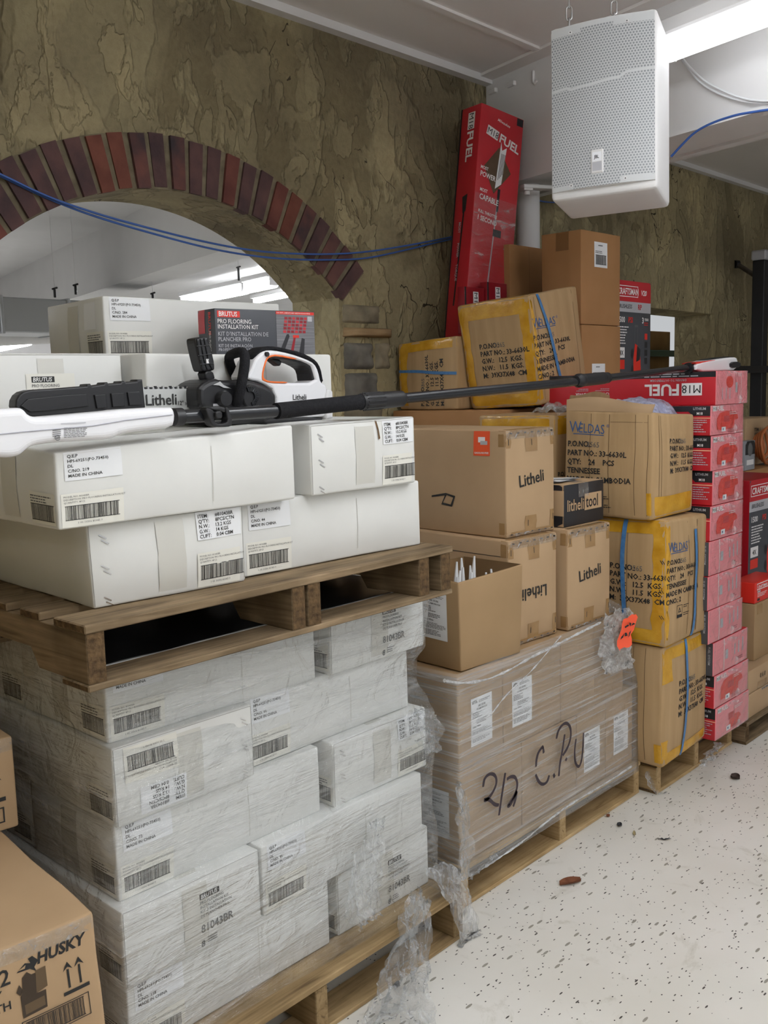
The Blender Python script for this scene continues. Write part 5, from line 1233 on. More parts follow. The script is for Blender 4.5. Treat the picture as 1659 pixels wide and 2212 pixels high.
slab_px('bright_plate', [A2([(240, 520), (300, 490), (330, 520), (400, 552), (330, 545), (290, 525)])], SN, .002, .0005, flat('plate_steel', (.6, .6, .6, 1), .3, .5, .8), saw, S0, dn=-.057, sm=0)
slab_px('warning_plate', [A2([(240, 680), (358, 680), (358, 702), (240, 702)])], SN, .001, .0003, SILVERP, saw, S0, dn=-.057, sm=0)
# chain brake paddle in front of the handle
pd = slab_px('brake_paddle', [A2([(88, 128), (100, 118), (185, 104), (203, 118), (250, 300), (258, 372), (250, 398), (165, 408), (146, 395), (120, 300), (92, 175)])], SN, .020, .006, BLACK_PL, saw, S0)
slab_px('paddle_stem', [A2([(160, 400), (240, 392), (265, 480), (185, 490)])], SN, .016, .005, BLACK_PL, pd, S0)
for (a, b) in (((95, 190), (205, 180)), ((110, 270), (222, 255)), ((128, 345), (240, 335)), ((100, 130), (125, 300)), ((130, 125), (160, 300)), ((160, 120), (195, 290)), ((135, 305), (150, 390)), ((160, 305), (190, 390)), ((190, 300), (230, 385))):
    p, q = at_plane(*A2([a])[0], SN - .021), at_plane(*A2([b])[0], SN - .021); mb = MB(); mb.tube([(p[0] - S0.x, -.0215, p[1] - S0.z), (q[0] - S0.x, -.0215, q[1] - S0.z)], .0012, BLACK_GLOSS, 6); mb.build('paddle_rib', pd)
mb = MB(); p = at_plane(*A2([(178, 298)])[0], SN - .021); q = at_plane(*A2([(200, 335)])[0], SN - .021); mb.box((p[0] - S0.x, -.0225, q[1] - S0.z), (q[0] - S0.x, -.020, p[1] - S0.z), WHITEP); mb.build('paddle_window', pd)
# looped front handle: near leg, top bar running back, far leg
hp = []
for x, y, dy in ((440, 690, -.058), (452, 640, -.068), (470, 560, -.074), (492, 450, -.076), (508, 350, -.074), (510, 275, -.068), (492, 238, -.055), (455, 240, -.02), (415, 252, .02), (382, 268, .05), (372, 300, .062), (392, 370, .064), (430, 450, .062), (450, 500, .055)):
    uu, zz = at_plane(*A2([(x, y)])[0], SN + dy); hp.append((uu - S0.x, dy, zz - S0.z))
hp = smooth_loop(hp, 2, False); mb = MB(); mb.tube(hp, [.0125] * len(hp), BLACK_RUB, 12); mb.build('front_handle', saw)
# rear handle and white shell
hole = [(690, 330), (700, 300), (725, 282), (790, 278), (960, 300), (1075, 348), (1092, 385), (1122, 500), (880, 502), (730, 494), (680, 470), (668, 440)]
shell = [(545, 480), (535, 440), (560, 400), (580, 350), (600, 300), (650, 245), (690, 226), (760, 222), (900, 250), (1040, 298), (1110, 336), (1142, 400), (1165, 505), (1205, 515), (1217, 560), (1215, 770), (1180, 800), (775, 802), (782, 575), (640, 492)]
slab_px('white_shell', [A2(shell), A2(hole)], SN, .036, .007, WHITE_PL, saw, S0, sm=1)
slab_px('grip', [A2([(575, 350), (598, 275), (640, 222), (700, 188), (790, 190), (880, 210), (1000, 238), (1100, 288), (1150, 338), (1178, 420), (1180, 508), (1160, 505), (1140, 402), (1106, 338), (1038, 302), (900, 254), (760, 226), (695, 230), (655, 262), (632, 340)])], SN, .030, .008, BLACK_RUB, saw, S0)
slab_px('grip_lining', [A2([(700, 300), (725, 280), (790, 276), (960, 298), (1078, 346), (1095, 385), (1125, 502), (1085, 500), (1070, 400), (1040, 365), (950, 322), (830, 300), (740, 292)])], SN, .030, .004, BLACK_PL, saw, S0, sm=1)
slab_px('orange_trim', [A2([(655, 470), (660, 400), (690, 300), (720, 268), (790, 258), (960, 296), (940, 302), (790, 272), (725, 282), (700, 305), (672, 400), (668, 450), (690, 478), (740, 490), (875, 492), (870, 504), (720, 502), (670, 485)])], SN, .0375, .001, ORANGE_PL, saw, S0, sm=1)
slab_px('trigger', [A2([(735, 290), (828, 308), (824, 345), (806, 362), (770, 335), (740, 310)])], SN, .012, .004, BLACK_PL, saw, S0)
disc('lock_button', *A2([(688, 258)])[0], .006, -.034, -.042, BLACK_PL)
slab_px('battery', [A2([(1206, 556), (1258, 562), (1266, 590), (1268, 795), (1255, 806), (1195, 812)])], SN, .042, .006, flat('battery_white', (.72, .72, .73, 1), .35), saw, S0)
slab_px('base_foot', [A2([(620, 806), (1188, 794), (1168, 832), (1130, 852), (900, 858), (640, 858)])], SN, .040, .006, BLACK_PL, saw, S0)
mb = MB(); mb.add(*saw_text('Litheli', 633, 864, .020, INK, .012, dy=.0372)); mb.build('shell_lettering', saw)
# ------------------------------------------------------------------ pole saw lying across the cartons to the red stack
PN = 1.735
def pp(px, py, dy=0): u, z = at_plane(px, py, PN); return P(u, PN + dy, z)
pb = pp(560, 893); pole = empty('pole_saw', pb); tag(pole, 'long black pole saw with white handle lying across to the red stack', 'pole saw')
def ptube(name, a, b, r, mat, n=16, ring=None, parent=pole):
    a, b = pp(*a) - pb, pp(*b) - pb; mb = MB()
    if ring:
        k = 24; pts = [a + (b - a) * i / k for i in range(k + 1)]; mb.tube(pts, [r * ring(i / k) for i in range(k + 1)], mat, n)
    else: mb.tube([a, b], r, mat, n)
    return mb.build(name, parent)
ptube('shaft', (380, 900.5), (600, 888), .0148, BLACK_GLOSS)
ptube('foam_grip', (596, 888), (782, 868), .0192, BLACK_RUB, 20)
tw = ptube('twist_lock', (778, 868.5), (870, 861), .0225, BLACK_PL, 24, lambda t: .78 if t > .97 else (.92 if t < .05 else (1 - .12 * max(0, t - .55))))
for k in range(16):
    a = 2 * math.pi * k / 16; d = (pp(870, 861) - pp(778, 868.5)).normalized(); x = d.orthogonal().normalized(); y = d.cross(x); o_ = (x * math.cos(a) + y * math.sin(a)) * .0222
    mb = MB(); s_ = pp(784, 868) - pb + o_; e_ = pp(822, 865) - pb + o_; mb.tube([s_, e_], .0016, BLACK_PL, 5); mb.build('grip_rib', tw)
ptube('inner_shaft', (868, 861), (1250, 824), .0140, BLACK_GLOSS)
ptube('joint_collar', (1243, 823), (1312, 816), .022, BLACK_PL, 20, lambda t: (.8 if t < .08 else (1.05 if t < .2 else (.86 if t > .9 else .95))))
ptube('outer_shaft', (1306, 817), (1500, 793), .0128, BLACK_GLOSS)
ptube('head_collar', (1486, 795), (1508, 792), .021, BLACK_PL, 20)
org = Vector((pb.x, pb.y, pb.z))
slab_px('motor_head', [[(1503, 786), (1520, 780), (1560, 774), (1588, 771), (1594, 774), (1595, 799), (1560, 802), (1506, 803)]], PN, .03, .008, WHITE_PL, pole, org)
slab_px('head_cap', [[(1528, 777), (1545, 773), (1584, 769), (1586, 774), (1560, 777), (1530, 780)]], PN, .022, .003, BLACK_PL, pole, org)
slab_px('oil_cap', [[(1581, 782), (1600, 781), (1601, 793), (1582, 795)]], PN, .014, .003, BLACK_PL, pole, org, dn=-.028)
slab_px('red_trim', [[(1502, 783), (1545, 777), (1545, 780), (1504, 787)]], PN, .029, .001, RED_BRIGHT, pole, org)
A0 = lambda p: zpx(p, 0, 700, 3.95)
hd = slab_px('white_handle', [A0([(-180, 728), (0, 725), (120, 718), (190, 714), (222, 730), (262, 778), (330, 796), (650, 770), (1000, 738), (1040, 730), (1470, 705), (1500, 728), (1512, 800), (1490, 888), (1250, 912), (1040, 942), (960, 985), (700, 1000), (480, 1012), (340, 1030), (265, 1052), (222, 1092), (180, 1125), (100, 1142), (0, 1140), (-180, 1138)])], PN - .012, .033, .014, WHITE_PL, pole, org, sm=1, res=4)
ptube('handle_neck', (374, 901), (392, 900), .019, BLACK_PL, 20)
# small printing on the handle
mb = MB(); c_ = Carton(.1, .01, .03, WHITE, amp=0, bulge=0); hx = at_plane(113, 940, PN - .045)
def hp_(a, b): u, z = at_plane(a, b, PN - .0455); return (u - org.x, PN - .0462 - org.y, z - org.z)
rr = random.Random(6)
for i in range(7):
    x = 138
    while x < 184:
        l = rr.uniform(3, 10); y = 925 + i * 3.4 - (x - 138) * .06; mb.add([hp_(x, y), hp_(min(x + l, 188), y - l * .06), hp_(min(x + l, 188), y - 1.3 - l * .06), hp_(x, y - 1.3)], [(0, 1, 2, 3)], INK_SOFT); x += l + 1.5
for i in range(4):
    mb.add([hp_(113, 931 + i * 4), hp_(131, 929 + i * 4), hp_(131, 927.5 + i * 4), hp_(113, 929.5 + i * 4)], [(0, 1, 2, 3)], INK_SOFT)
cc = [hp_(124 + 6 * math.cos(a), 946 + 6 * math.sin(a)) for a in [k * math.pi / 10 for k in range(20)]]; ci = [hp_(124 + 4.6 * math.cos(a), 946 + 4.6 * math.sin(a)) for a in [k * math.pi / 10 for k in range(20)]]
for k in range(20): mb.add([cc[k], cc[(k + 1) % 20], ci[(k + 1) % 20], ci[k]], [(0, 1, 2, 3)], INK_SOFT)
mb.add([hp_(120, 948), hp_(128, 947), hp_(128, 944), hp_(120, 945)], [(0, 1, 2, 3)], INK_SOFT)
mb.add([hp_(131, 917), hp_(185, 914), hp_(185, 911.5), hp_(131, 914.5)], [(0, 1, 2, 3)], flat('handle_print_pale', lin(190, 190, 196), .4))
mb.build('printed_text', hd)
# seam and round boss of the handle
mb = MB(); mb.tube([hp_(x, y) for x, y in ((0, 938), (60, 932), (200, 920), (270, 908), (372, 896))], .0009, flat('seam_grey', lin(165, 165, 175), .4), 5); mb.build('seam', hd)
# bracket that holds the pole off the carton
br = slab_px('hook_bracket', [A2([(170, 712), (225, 720), (262, 760), (250, 800), (262, 848), (330, 850), (368, 830), (352, 760), (345, 712), (372, 712), (412, 840), (400, 868), (370, 878), (270, 880), (228, 866), (205, 800)])], PN - .02, .012, .003, BLACK_PL, pole, org)
slab_px('hook_bracket', [A2([(190, 705), (345, 700), (352, 760), (300, 742), (262, 742), (225, 735)])], PN - .014, .016, .004, BLACK_PL, pole, org)
slab_px('clamp_screw', [A2([(262, 745), (318, 740), (322, 805), (285, 812), (262, 790)])], PN - .03, .010, .003, BLACK_PL, pole, org)

# ------------------------------------------------------------------ hanging loudspeaker
w, d, h = .372, .285, .609
c = Carton(w, d, h, PAINT_WHITE, r=.018, bulge=.0, seed=210, amp=0)
mb = c.part('grille')
def gf(s, t, e=0): return (w * (.02 + .96 * s), -.004 - .020 * (1 - (2 * s - 1) ** 2) - e, h * (.045 + .935 * t))
mb.grid(lambda s, t: gf(s, t), 16, 2, GRILLE)
for t in (0, 1): mb.add([gf(i / 16, t) for i in range(17)] + [(w * (.02 + .96 * (1 - i / 16)), .002, h * (.045 + .935 * t)) for i in range(17)], [tuple(range(34))], PAINT_WHITE)
for s_ in (0, 1): mb.add([gf(s_, 0), gf(s_, 1), (gf(s_, 1)[0], .002, gf(s_, 1)[2]), (gf(s_, 0)[0], .002, gf(s_, 0)[2])], [(0, 1, 2, 3)], PAINT_WHITE)
GR_SOLID = flat('grille_solid', (.56, .57, .58, 1), .5)
mbs = c.part('grille_band')
zz = [(0, .61), (.16, .615), (.20, .60), (.68, .625), (.74, .648), (1, .655)]
for i in range(5):
    (s0, t0), (s1, t1) = zz[i], zz[i + 1]
    n = 4
    for k in range(n):
        a, b = s0 + (s1 - s0) * k / n, s0 + (s1 - s0) * (k + 1) / n; ta, tb = t0 + (t1 - t0) * k / n, t0 + (t1 - t0) * (k + 1) / n
        mbs.add([gf(a, ta, .0012), gf(b, tb, .0012), gf(b, tb + .017, .0012), gf(a, ta + .017, .0012)], [(0, 1, 2, 3)], GR_SOLID)
for (s0, s1, t0, t1) in ((.0, 1, .968, 1), (.0, .30, .945, .97), (.62, 1, .945, .97), (0, .22, 0, .03), (.68, 1, 0, .035), (.70, .97, .03, .042)):
    m2 = c.part('grille_rim'); m2.grid(lambda s, t: gf(s0 + (s1 - s0) * s, t0 + (t1 - t0) * t, .0012), 8, 1, GR_SOLID)
for s, t in ((.20, .955), (.75, .955), (.20, .022), (.73, .022)):
    x, y, z = gf(s, t); m2 = c.part('grille_screw'); m2.tube([(x, y + .002, z), (x, y - .004, z)], .006, PAINT_WHITE, 12); m2.tube([(x, y - .004, z), (x, y - .0046, z)], .0028, INK_SOFT, 8)
m2 = c.part('badge'); bx, by, bz = gf(.46, .075)
m2.box((bx - .022, by - .004, bz), (bx + .022, by + .004, bz + .082), PAINT_WHITE, .003); m2.box((bx - .016, by - .0052, bz + .008), (bx + .016, by - .003, bz + .038), SILVERP); m2.box((bx - .016, by - .0054, bz + .040), (bx + .016, by - .003, bz + .072), flat('badge_white', (.85, .86, .9, 1), .2))
vs, fs, tw_ = text_geo('JBL', .02); m2.add([(bx - .010 + x * .0125 * 1.0, by - .0062, bz + .050 + y * .016) for x, y in vs], fs, INK)
sp = c.done('loudspeaker', 3.05, 1.988, 2.243, 'white loudspeaker with a perforated grille hanging from the ceiling', 'loudspeaker', yaw=-24.7, rx=-5.1, ry=-1.5)
SM = Matrix.Translation(sp.location) @ Euler(sp.rotation_euler).to_matrix().to_4x4()
def link_ring(mb, c0, r, hh, rot, mat, th=.0035):
    pts = []
    for i in range(28):
        a = 2 * math.pi * i / 28; x, z = r * math.cos(a), r * math.sin(a) + (hh if math.sin(a) > 0 else -hh); pts.append(Vector(c0) + Vector((x * math.cos(rot), x * math.sin(rot), z)))
    mb.tube(pts, th, mat, 8, closed=True)
for i, (x, y, lab) in enumerate(((.045, .10, 'steel quick link and cable holding the left top of the loudspeaker'), (.20, .13, 'steel quick link and cable holding the middle top of the loudspeaker'))):
    q = SM @ Vector((x, y, h)); r = empty('hanging_link', q); tag(r, lab, 'hanger', 'loudspeaker hangers')
    mb = MB(); mb.tube([(0, 0, -.01), (0, 0, .012)], .009, STEEL, 10); mb.build('eye_base', r)
    mb = MB(); link_ring(mb, (0, 0, .034), .012, .018, .6, STEEL); mb.build('quick_link', r)
    mb = MB(); mb.tube([(.0115 * math.cos(.6), .0115 * math.sin(.6), .018), (.0115 * math.cos(.6), .0115 * math.sin(.6), .044)], .0058, STEEL, 6); mb.build('link_nut', r)
    mb = MB(); link_ring(mb, (0, 0, .082), .010, .014, 2.0, STEEL, .003); mb.build('chain_link', r)
    mb = MB(); mb.tube([(0, 0, .10), (0, 0, CZ - q.z)], .003, STEEL, 8); mb.build('wire', r)

# ------------------------------------------------------------------ cables, pipe column, wall fittings
def cable(name, pxs, n, r, mat, label, group=None, extra=()):
    pts = [(lambda a: Vector((a[0], n if not callable(n) else n(a[0]), a[1])))(at_plane(x, y, n)) for x, y in pxs] + [Vector(e) for e in extra]
    pts = smooth_loop([tuple(p) for p in pts], 3, False); mb = MB(); b0 = Vector(pts[0]); mb.tube([Vector(p) - b0 for p in pts], r, mat, 8); o = mb.build(name); o.location = b0; tag(o, label, 'cable', group); return o
CN = WALL - .035
cable('blue_cable', ((-60, 352), (0, 375), (100, 425), (212, 463), (300, 487), (420, 518), (520, 538), (600, 547), (700, 550), (780, 546), (860, 534), (930, 521), (985, 510), (1030, 498)), CN, .0042, CABLE_BLUE, 'blue cable sagging across the brick arch, upper strand', 'blue cables over the arch')
cable('blue_cable', ((-60, 356), (0, 379), (90, 424), (200, 467), (330, 505), (470, 542), (600, 560), (720, 562), (790, 559), (860, 544), (930, 527), (985, 514), (1030, 502)), CN + .012, .0042, CABLE_BLUE, 'blue cable sagging across the brick arch, lower strand', 'blue cables over the arch')
cable('blue_cable', ((1120, 420), (1150, 430), (1185, 438), (1230, 436), (1290, 430)), WALL - .02, .004, CABLE_BLUE, 'short blue cable on the dark wall left of the loudspeaker foot')
q = [seen(x, y, BZ + .03) for x, y in ((1440, 350), (1470, 318), (1505, 282), (1550, 262), (1600, 250), (1640, 243), (1700, 233))]
fixn = lambda v: BN * (BK - .012) + BT * v.dot(BT) + Vector((0, 0, v.z))
pts = []
for x, y in ((1450, 338), (1470, 316), (1500, 285), (1540, 264), (1590, 248), (1620, 243), (1680, 234)):
    dd = FWD + RGT * ((x - CX) / F_PX) - UPV * ((y - CY) / F_PX); k_ = BK - .012 if y < 300 else BK - .014; t = k_ / dd.dot(BN); pts.append(tuple(Vector((0, 0, EYE)) + dd * t))
pts = smooth_loop(pts, 3, False); mb = MB(); b0 = Vector(pts[0]); mb.tube([Vector(p) - b0 for p in pts], .005, CABLE_BLUE, 8); o = mb.build('blue_cable'); o.location = b0; tag(o, 'blue cable over the foot of the white beam at the right of the loudspeaker', 'cable')
for i, row in enumerate((((1466, 120), (1480, 140), (1510, 178), (1550, 202), (1590, 216), (1630, 223), (1700, 222)), ((1472, 122), (1490, 146), (1522, 176), (1560, 196), (1600, 212), (1640, 219), (1700, 216)))):
    pts = []
    for x, y in row:
        dd = FWD + RGT * ((x - CX) / F_PX) - UPV * ((y - CY) / F_PX); t = (BK - .02 - .01 * i) / dd.dot(BN); pts.append(tuple(Vector((0, 0, EYE)) + dd * t))
    pts = smooth_loop(pts, 3, False); mb = MB(); b0 = Vector(pts[0]); mb.tube([Vector(p) - b0 for p in pts], .0045, CABLE_WHITE, 8); o = mb.build('white_cable'); o.location = b0
    tag(o, ('lower white cable looping below the bright strip light', 'upper white cable looping below the bright strip light')[i], 'cable', 'white cables at the beam')
u0, z0 = at_plane(1130, 430, 3.05); mb = MB(); mb.tube([(0, 0, 0), (0, 0, BZ)], .062, PAINT_WHITE, 20); o = mb.build('pipe_column'); place(o, u0, 3.02, 0); tag(o, 'round grey-white pipe column under the beam behind the tall red box', 'column')
mb = MB(); u1, z1 = at_plane(1125, 393, 2.9); mb.box((0, 0, 0), (.26, .06, .018), PAINT_WHITE, .003); mb.box((.0, .0, -.012), (.05, .06, .0), PAINT_WHITE, .002)
for x in (.03, .2): mb.tube([(x, .03, -.03), (x, .03, .0)], .016, PAINT_WHITE, 8)
o = mb.build('bracket'); place(o, u1, 2.88, z1 - .03, 47 - 28); tag(o, 'white steel bracket with bolts under the beam, right of the tall red box', 'bracket')
for i, (x, y, lab) in enumerate(((1065, 197, 'small white clip at the wall end of the beam'), (1105, 182, 'small white clip on the beam, middle of three'), (1152, 167, 'small white hook on the beam, right of two clips'))):
    dd = FWD + RGT * ((x - CX) / F_PX) - UPV * ((y - CY) / F_PX); q = Vector((0, 0, EYE)) + dd * ((BK - .004) / dd.dot(BN)); mb = MB(); mb.box((-.03, -.012, -.012), (.03, .012, .012), PAINT_WHITE, .004) if i < 2 else mb.tube([(0, 0, .03), (0, 0, -.02), (.012, 0, -.032), (.024, 0, -.02)], .007, PAINT_WHITE, 8)
    o = mb.build('cable_clip'); o.location = q; o.rotation_euler = (0, 0, math.atan2(BT.y, BT.x)); tag(o, lab, 'clip')
mb = MB(); u0, z0 = at_plane(1592, 571, WALL - .01); u1, z1 = at_plane(1672, 622, WALL - .35); mb.tube([(0, 0, 0), (u1 - u0, -.34, z1 - z0)], .018, mottled('iron', lin(70, 64, 58), lin(96, 88, 80), 20, .6, .4), 10); mb.tube([(-.02, .012, 0), (.01, -.005, 0)], .03, BLACK_PL, 10)
o = mb.build('strut_rod'); place(o, u0, WALL - .012, z0); tag(o, 'dark iron rod slanting out of the rough wall at the right edge', 'rod')
# rack seen through the square opening, and the black rack at the right edge
GREEN = flat('rack_green', lin(30, 66, 58), .5)
rk = empty('storage_rack', P(6.2, 4.5, 0)); tag(rk, 'green beamed storage rack with brown cartons seen through the square wall opening', 'rack')
u0, zg = at_plane(1405, 756, 4.5); u1, _ = at_plane(1455, 758, 4.5)
for zz in (zg - .06, zg - .55, zg - 1.1):
    mb = MB(); mb.box((0, 0, zz), (3.6, .05, zz + .06), GREEN, .004); mb.build('rack_beam', rk)
    mb = MB(); mb.box((0, .05, zz + .03), (3.6, .9, zz + .055), GREEN, .0); mb.build('rack_shelf', rk)
for x in (-.06, 3.6):
    mb = MB(); mb.box((x, 0, 0), (x + .06, .06, 2.4), GREEN, .004); mb.build('rack_post', rk)
for i, (x0, x1, yt, zb0, lab) in enumerate(((1370, 1448, 713, zg - .004, 'brown carton on the green beam seen through the square wall opening'), (1360, 1446, 762, zg - .49, 'brown carton below the green beam in the square wall opening'))):
    ua, zt_ = at_plane(x0, yt, 4.56); ub_, _ = at_plane(x1, yt, 4.56)
    c = Carton(ub_ - ua, .6, zt_ - zb0, KRAFT_DARK, seed=220 + i, bulge=.003); c.done('rack_carton', ua, 4.56, zb0, lab)
rk = empty('steel_rack', P(7.35, 2.85, 0)); tag(rk, 'black steel rack upright with a crossbar at the right edge of the view', 'rack')
RK = flat('rack_black', (.014, .014, .016, 1), .5)
u0, z1 = at_plane(1652, 560, 2.85)
mb = MB(); mb.box((u0 - 7.35, 0, 0), (u0 - 7.35 + .09, .09, z1), RK, .006); mb.build('rack_post', rk)
mb = MB(); mb.box((u0 - 7.35 - .01, -.01, z1), (u0 - 7.35 + .10, .1, z1 + .07), SILVERP, .01); mb.build('post_cap', rk)
ub, zb_ = at_plane(1560, 797, 2.8); mb = MB(); mb.box((ub - 7.35, -.03, zb_ - .03), (u0 + 1.4 - 7.35, .02, zb_ + .02), RK, .004); mb.build('crossbar', rk)
mb = MB(); mb.box((u0 + 1.4 - 7.35, 0, 0), (u0 + 1.49 - 7.35, .09, z1), RK, .006); mb.build('rack_post', rk)

# ------------------------------------------------------------------ kraft cartons at the lower left
def husky(c):
    A, B = c.size('front')
    c.quad('front', 0, B - .03, A, B, TAPE_FILM, .0018, 'clear_tape', jag=.004)
    # running-dog emblem beside the name
    x, y = A - .148, B - .052
    for q in (((0, .0), (.016, .012), (.026, .008), (.022, .018), (.03, .020), (.040, .008), (.032, -.002), (.035, -.011), (.024, -.002)),): c.poly('front', [(x + a, y + b + a * .02) for a, b in q], INK, .0014)
    c.poly('front', [(x + .002, y + .003), (x + .017, y + .009), (x + .015, y + .003)], KRAFT, .0018)
    c.text('front', 'HUSKY', A - .110, B - .050, .030, INK, 0, .035, slant=.15, sx=.92)
    c.text('front', '1055672', A - .160, B - .066, .042, INK, 0, .012, align='R', sx=.95)
    for i, t in enumerate(('HEAVY-DUTY', 'BREAKDOWN WITH', 'RACK')): c.text('front', t, A - (.176, .164, .2)[i], B - .088 - .024 * i, .022, INK, 0, .015, align='R')
    for k in (0, 1):
        x = A - .060 + .021 * k
        c.poly('front', [(x, B - .122), (x + .004, B - .122), (x + .004, B - .085), (x, B - .085)], INK, .0014); c.poly('front', [(x - .007, B - .087), (x + .002, B - .070), (x + .011, B - .087), (x + .002, B - .080)], INK, .0014)
    c.quad('front', A - .070, B - .134, A - .022, B - .127, INK, .0014)
    # printed picture of a machine
    x, y = A - .146, B - .140; GR = flat('print_taupe', lin(96, 78, 56), .7); GD = flat('print_dark', lin(62, 50, 38), .7); k = .52
    for q, m_ in ((((.0, .0), (.085, .005), (.088, .07), (.06, .07), (.058, .145), (.012, .145), (.01, .1), (.0, .08)), GD), (((.055, .07), (.095, .08), (.095, .155), (.06, .152)), GR), (((.012, .145), (.03, .16), (.045, .145)), GD), (((.01, .01), (.08, .015), (.08, .05), (.01, .045)), GR), (((-.012, .10), (.0, .125), (.012, .10), (.0, .085)), GD)):
        c.poly('front', [(x + a * k, y + b * k) for a, b in q], m_, .0014)
    for q in ((A - .150, B - .147, A - .026, B - .1455), (A - .150, B - .190, A - .026, B - .1885), (A - .150, B - .190, A - .1485, B - .1455), (A - .0275, B - .190, A - .026, B - .1455)): c.quad('front', *q, INK, .0014)
    c.barcode('front', A - .142, B - .185, .105, .034); c.text('front', '1 0037 2002840 0', A - .12, B - .200, .009, INK_SOFT)
HW = .70
c = Carton(HW, .50, .55, KRAFT, r=.008, bulge=.016, seed=230, amp=.005, corn={'R1': (0, 0, -.0), 'R0': (.012, 0, 0)}); husky(c)
c.quad('top', .36, 0, .43, .50, KRAFT_TAPE, .0008, 'tape'); c.quad('front', .36, .33, .43, .55, KRAFT_TAPE, .0008, 'tape')
a41 = math.radians(41 - 47); R1 = P(.85, 1.545, .66); c0 = R1 - Vector((math.cos(a41), math.sin(a41), 0)) * HW
HG = 'kraft tool cartons at the lower left'
c.done('carton', c0.x, c0.y, .11, 'large kraft carton with a machine picture and barcode at the lower left', group=HG, yaw=41)
hx = Vector((math.cos(a41), math.sin(a41), 0)); hy = Vector((-math.sin(a41), math.cos(a41), 0))
c = Carton(HW, .44, .55, KRAFT, r=.008, bulge=.004, seed=231, amp=.002); q = c0 + hy * .53; c.done('carton', q.x, q.y, .11, 'kraft carton hidden behind the large lower left one, under the upper carton', group=HG, yaw=41)
c = Carton(HW, .44, .205, KRAFT, r=.006, bulge=.006, seed=232, amp=.003); A, B = c.size('front')
q = c0 + hy * .46 + hx * .035; c.text('front', '®', A - .10, B * .72, .02, INK)
c.poly('front', [(A - .05, .085), (A - .043, .085), (A - .043, .12), (A - .05, .12)], INK, .0014); c.poly('front', [(A - .062, .115), (A - .0465, .14), (A - .031, .115), (A - .0465, .125)], INK, .0014); c.quad('front', A - .10, .068, A - .025, .077, INK, .0014)
for q_ in ((A - .12, .052, A - .03, .055), (A - .12, .02, A - .03, .023), (A - .033, .02, A - .03, .055)): c.quad('front', *q_, INK, .0014)
c.quad('top', 0, .0, A, .03, KRAFT_TAPE, .0008, 'tape'); c.quad('front', A - .06, B - .03, A, B, TAPE_FILM, .0018, 'clear_tape')
c.done('carton', q.x, q.y, .661, 'upper kraft carton at the left edge with an arrow mark', group=HG, yaw=41)
for i, (hh, z0_) in enumerate(((.60, 0), (.58, .601))):  # plain cartons added to block light from the stack's left faces
    c = Carton(.62, .56, hh - .001, KRAFT, r=.008, bulge=.004, seed=236 + i, amp=.002); c.done('carton', .315, 2.58, z0_, ('lower kraft carton added left of the wrapped white stack to block light', 'upper kraft carton added left of the wrapped white stack to block light')[i], group='kraft cartons added to block light')
pallet(c0.x + .02, c0.y + .02, 0, .68, .9, .108, WOOD_OLD, 'pallet under the kraft tool cartons at the lower left', yaw=41, boards=6)

# ------------------------------------------------------------------ loose film and floor litter
def ribbon(name, path, w, label, cat='plastic film', seed=0, mat=FILM_LOOSE, na=8, nb=30, group=None, parent=None, fold=.02):
    """crumpled strip of film following a path of (u, v, z) with widths w"""
    pts = smooth_loop([tuple(p) for p in path], 3, False); n = len(pts); ws = w if isinstance(w, (list, tuple)) else [w, w]
    mb = MB(); vs = []
    for i, p in enumerate(pts):
        t = i / (n - 1); k = t * (len(ws) - 1); j = min(int(k), len(ws) - 2); ww = ws[j] + (ws[j + 1] - ws[j]) * (k - j)
        for a in range(na + 1):
            s = a / na - .5; q = Vector((p[0], p[1], p[2]))
            nz = noise.noise_vector(Vector((s * 5 + seed * 3, t * 8, seed))) * fold + noise.noise_vector(Vector((s * 16, t * 26, seed + 4))) * fold * .45
            q = q + Vector((s * ww, 0, 0)) + Vector((nz.x * .5, nz.y, nz.z * .5)); q.z = max(q.z, .003); vs.append(q)
    fs = [(i * (na + 1) + a, i * (na + 1) + a + 1, (i + 1) * (na + 1) + a + 1, (i + 1) * (na + 1) + a) for i in range(n - 1) for a in range(na)]
    b0 = Vector(pts[0]); mb.add([v - b0 for v in vs], fs, mat, True)
    o = mb.build(name, parent); o.location = b0 if parent is None else b0
    if parent is None: tag(o, label, cat, group)
    elif label: o['label'] = label
    return o
def pl(px, py, n): u, z = at_plane(px, py, n); return (u, n, z)
ribbon('film_strip', [pl(938, 1870, 1.72), pl(960, 1885, 1.70), pl(985, 1915, 1.67), pl(1000, 1950, 1.66), pl(1008, 2000, 1.655), pl(1012, 2050, 1.65), pl(1015, 2068, 1.64)], [.06, .11, .10, .10, .09], 'gathered strand of clear film hanging to the floor between the two pallets', seed=1, fold=.022, mat=film_mat('film_strand', .22, .75, (40, 40, 6), wrinkle=.8, thr=(.45, .68)))
ribbon('film_strip', [pl(905, 1930, 1.655), pl(885, 1990, 1.64), pl(868, 2060, 1.62), pl(845, 2130, 1.60), pl(815, 2200, 1.56), pl(800, 2230, 1.50)], [.03, .08, .12, .16, .2, .2], 'torn sheet of clear film hanging from the right foot of the white stack', seed=2, na=14, fold=.03)
ribbon('film_strip', [pl(920, 1940, 1.65), pl(912, 2010, 1.64), pl(905, 2080, 1.61), pl(890, 2130, 1.56), (at_plane(880, 2160, 1.5)[0], 1.46, .01), (at_plane(870, 2200, 1.45)[0], 1.40, .006)], [.02, .07, .09, .10, .13, .14], 'second torn sheet of clear film spreading on the floor by the white stack', seed=3, na=12, fold=.025)
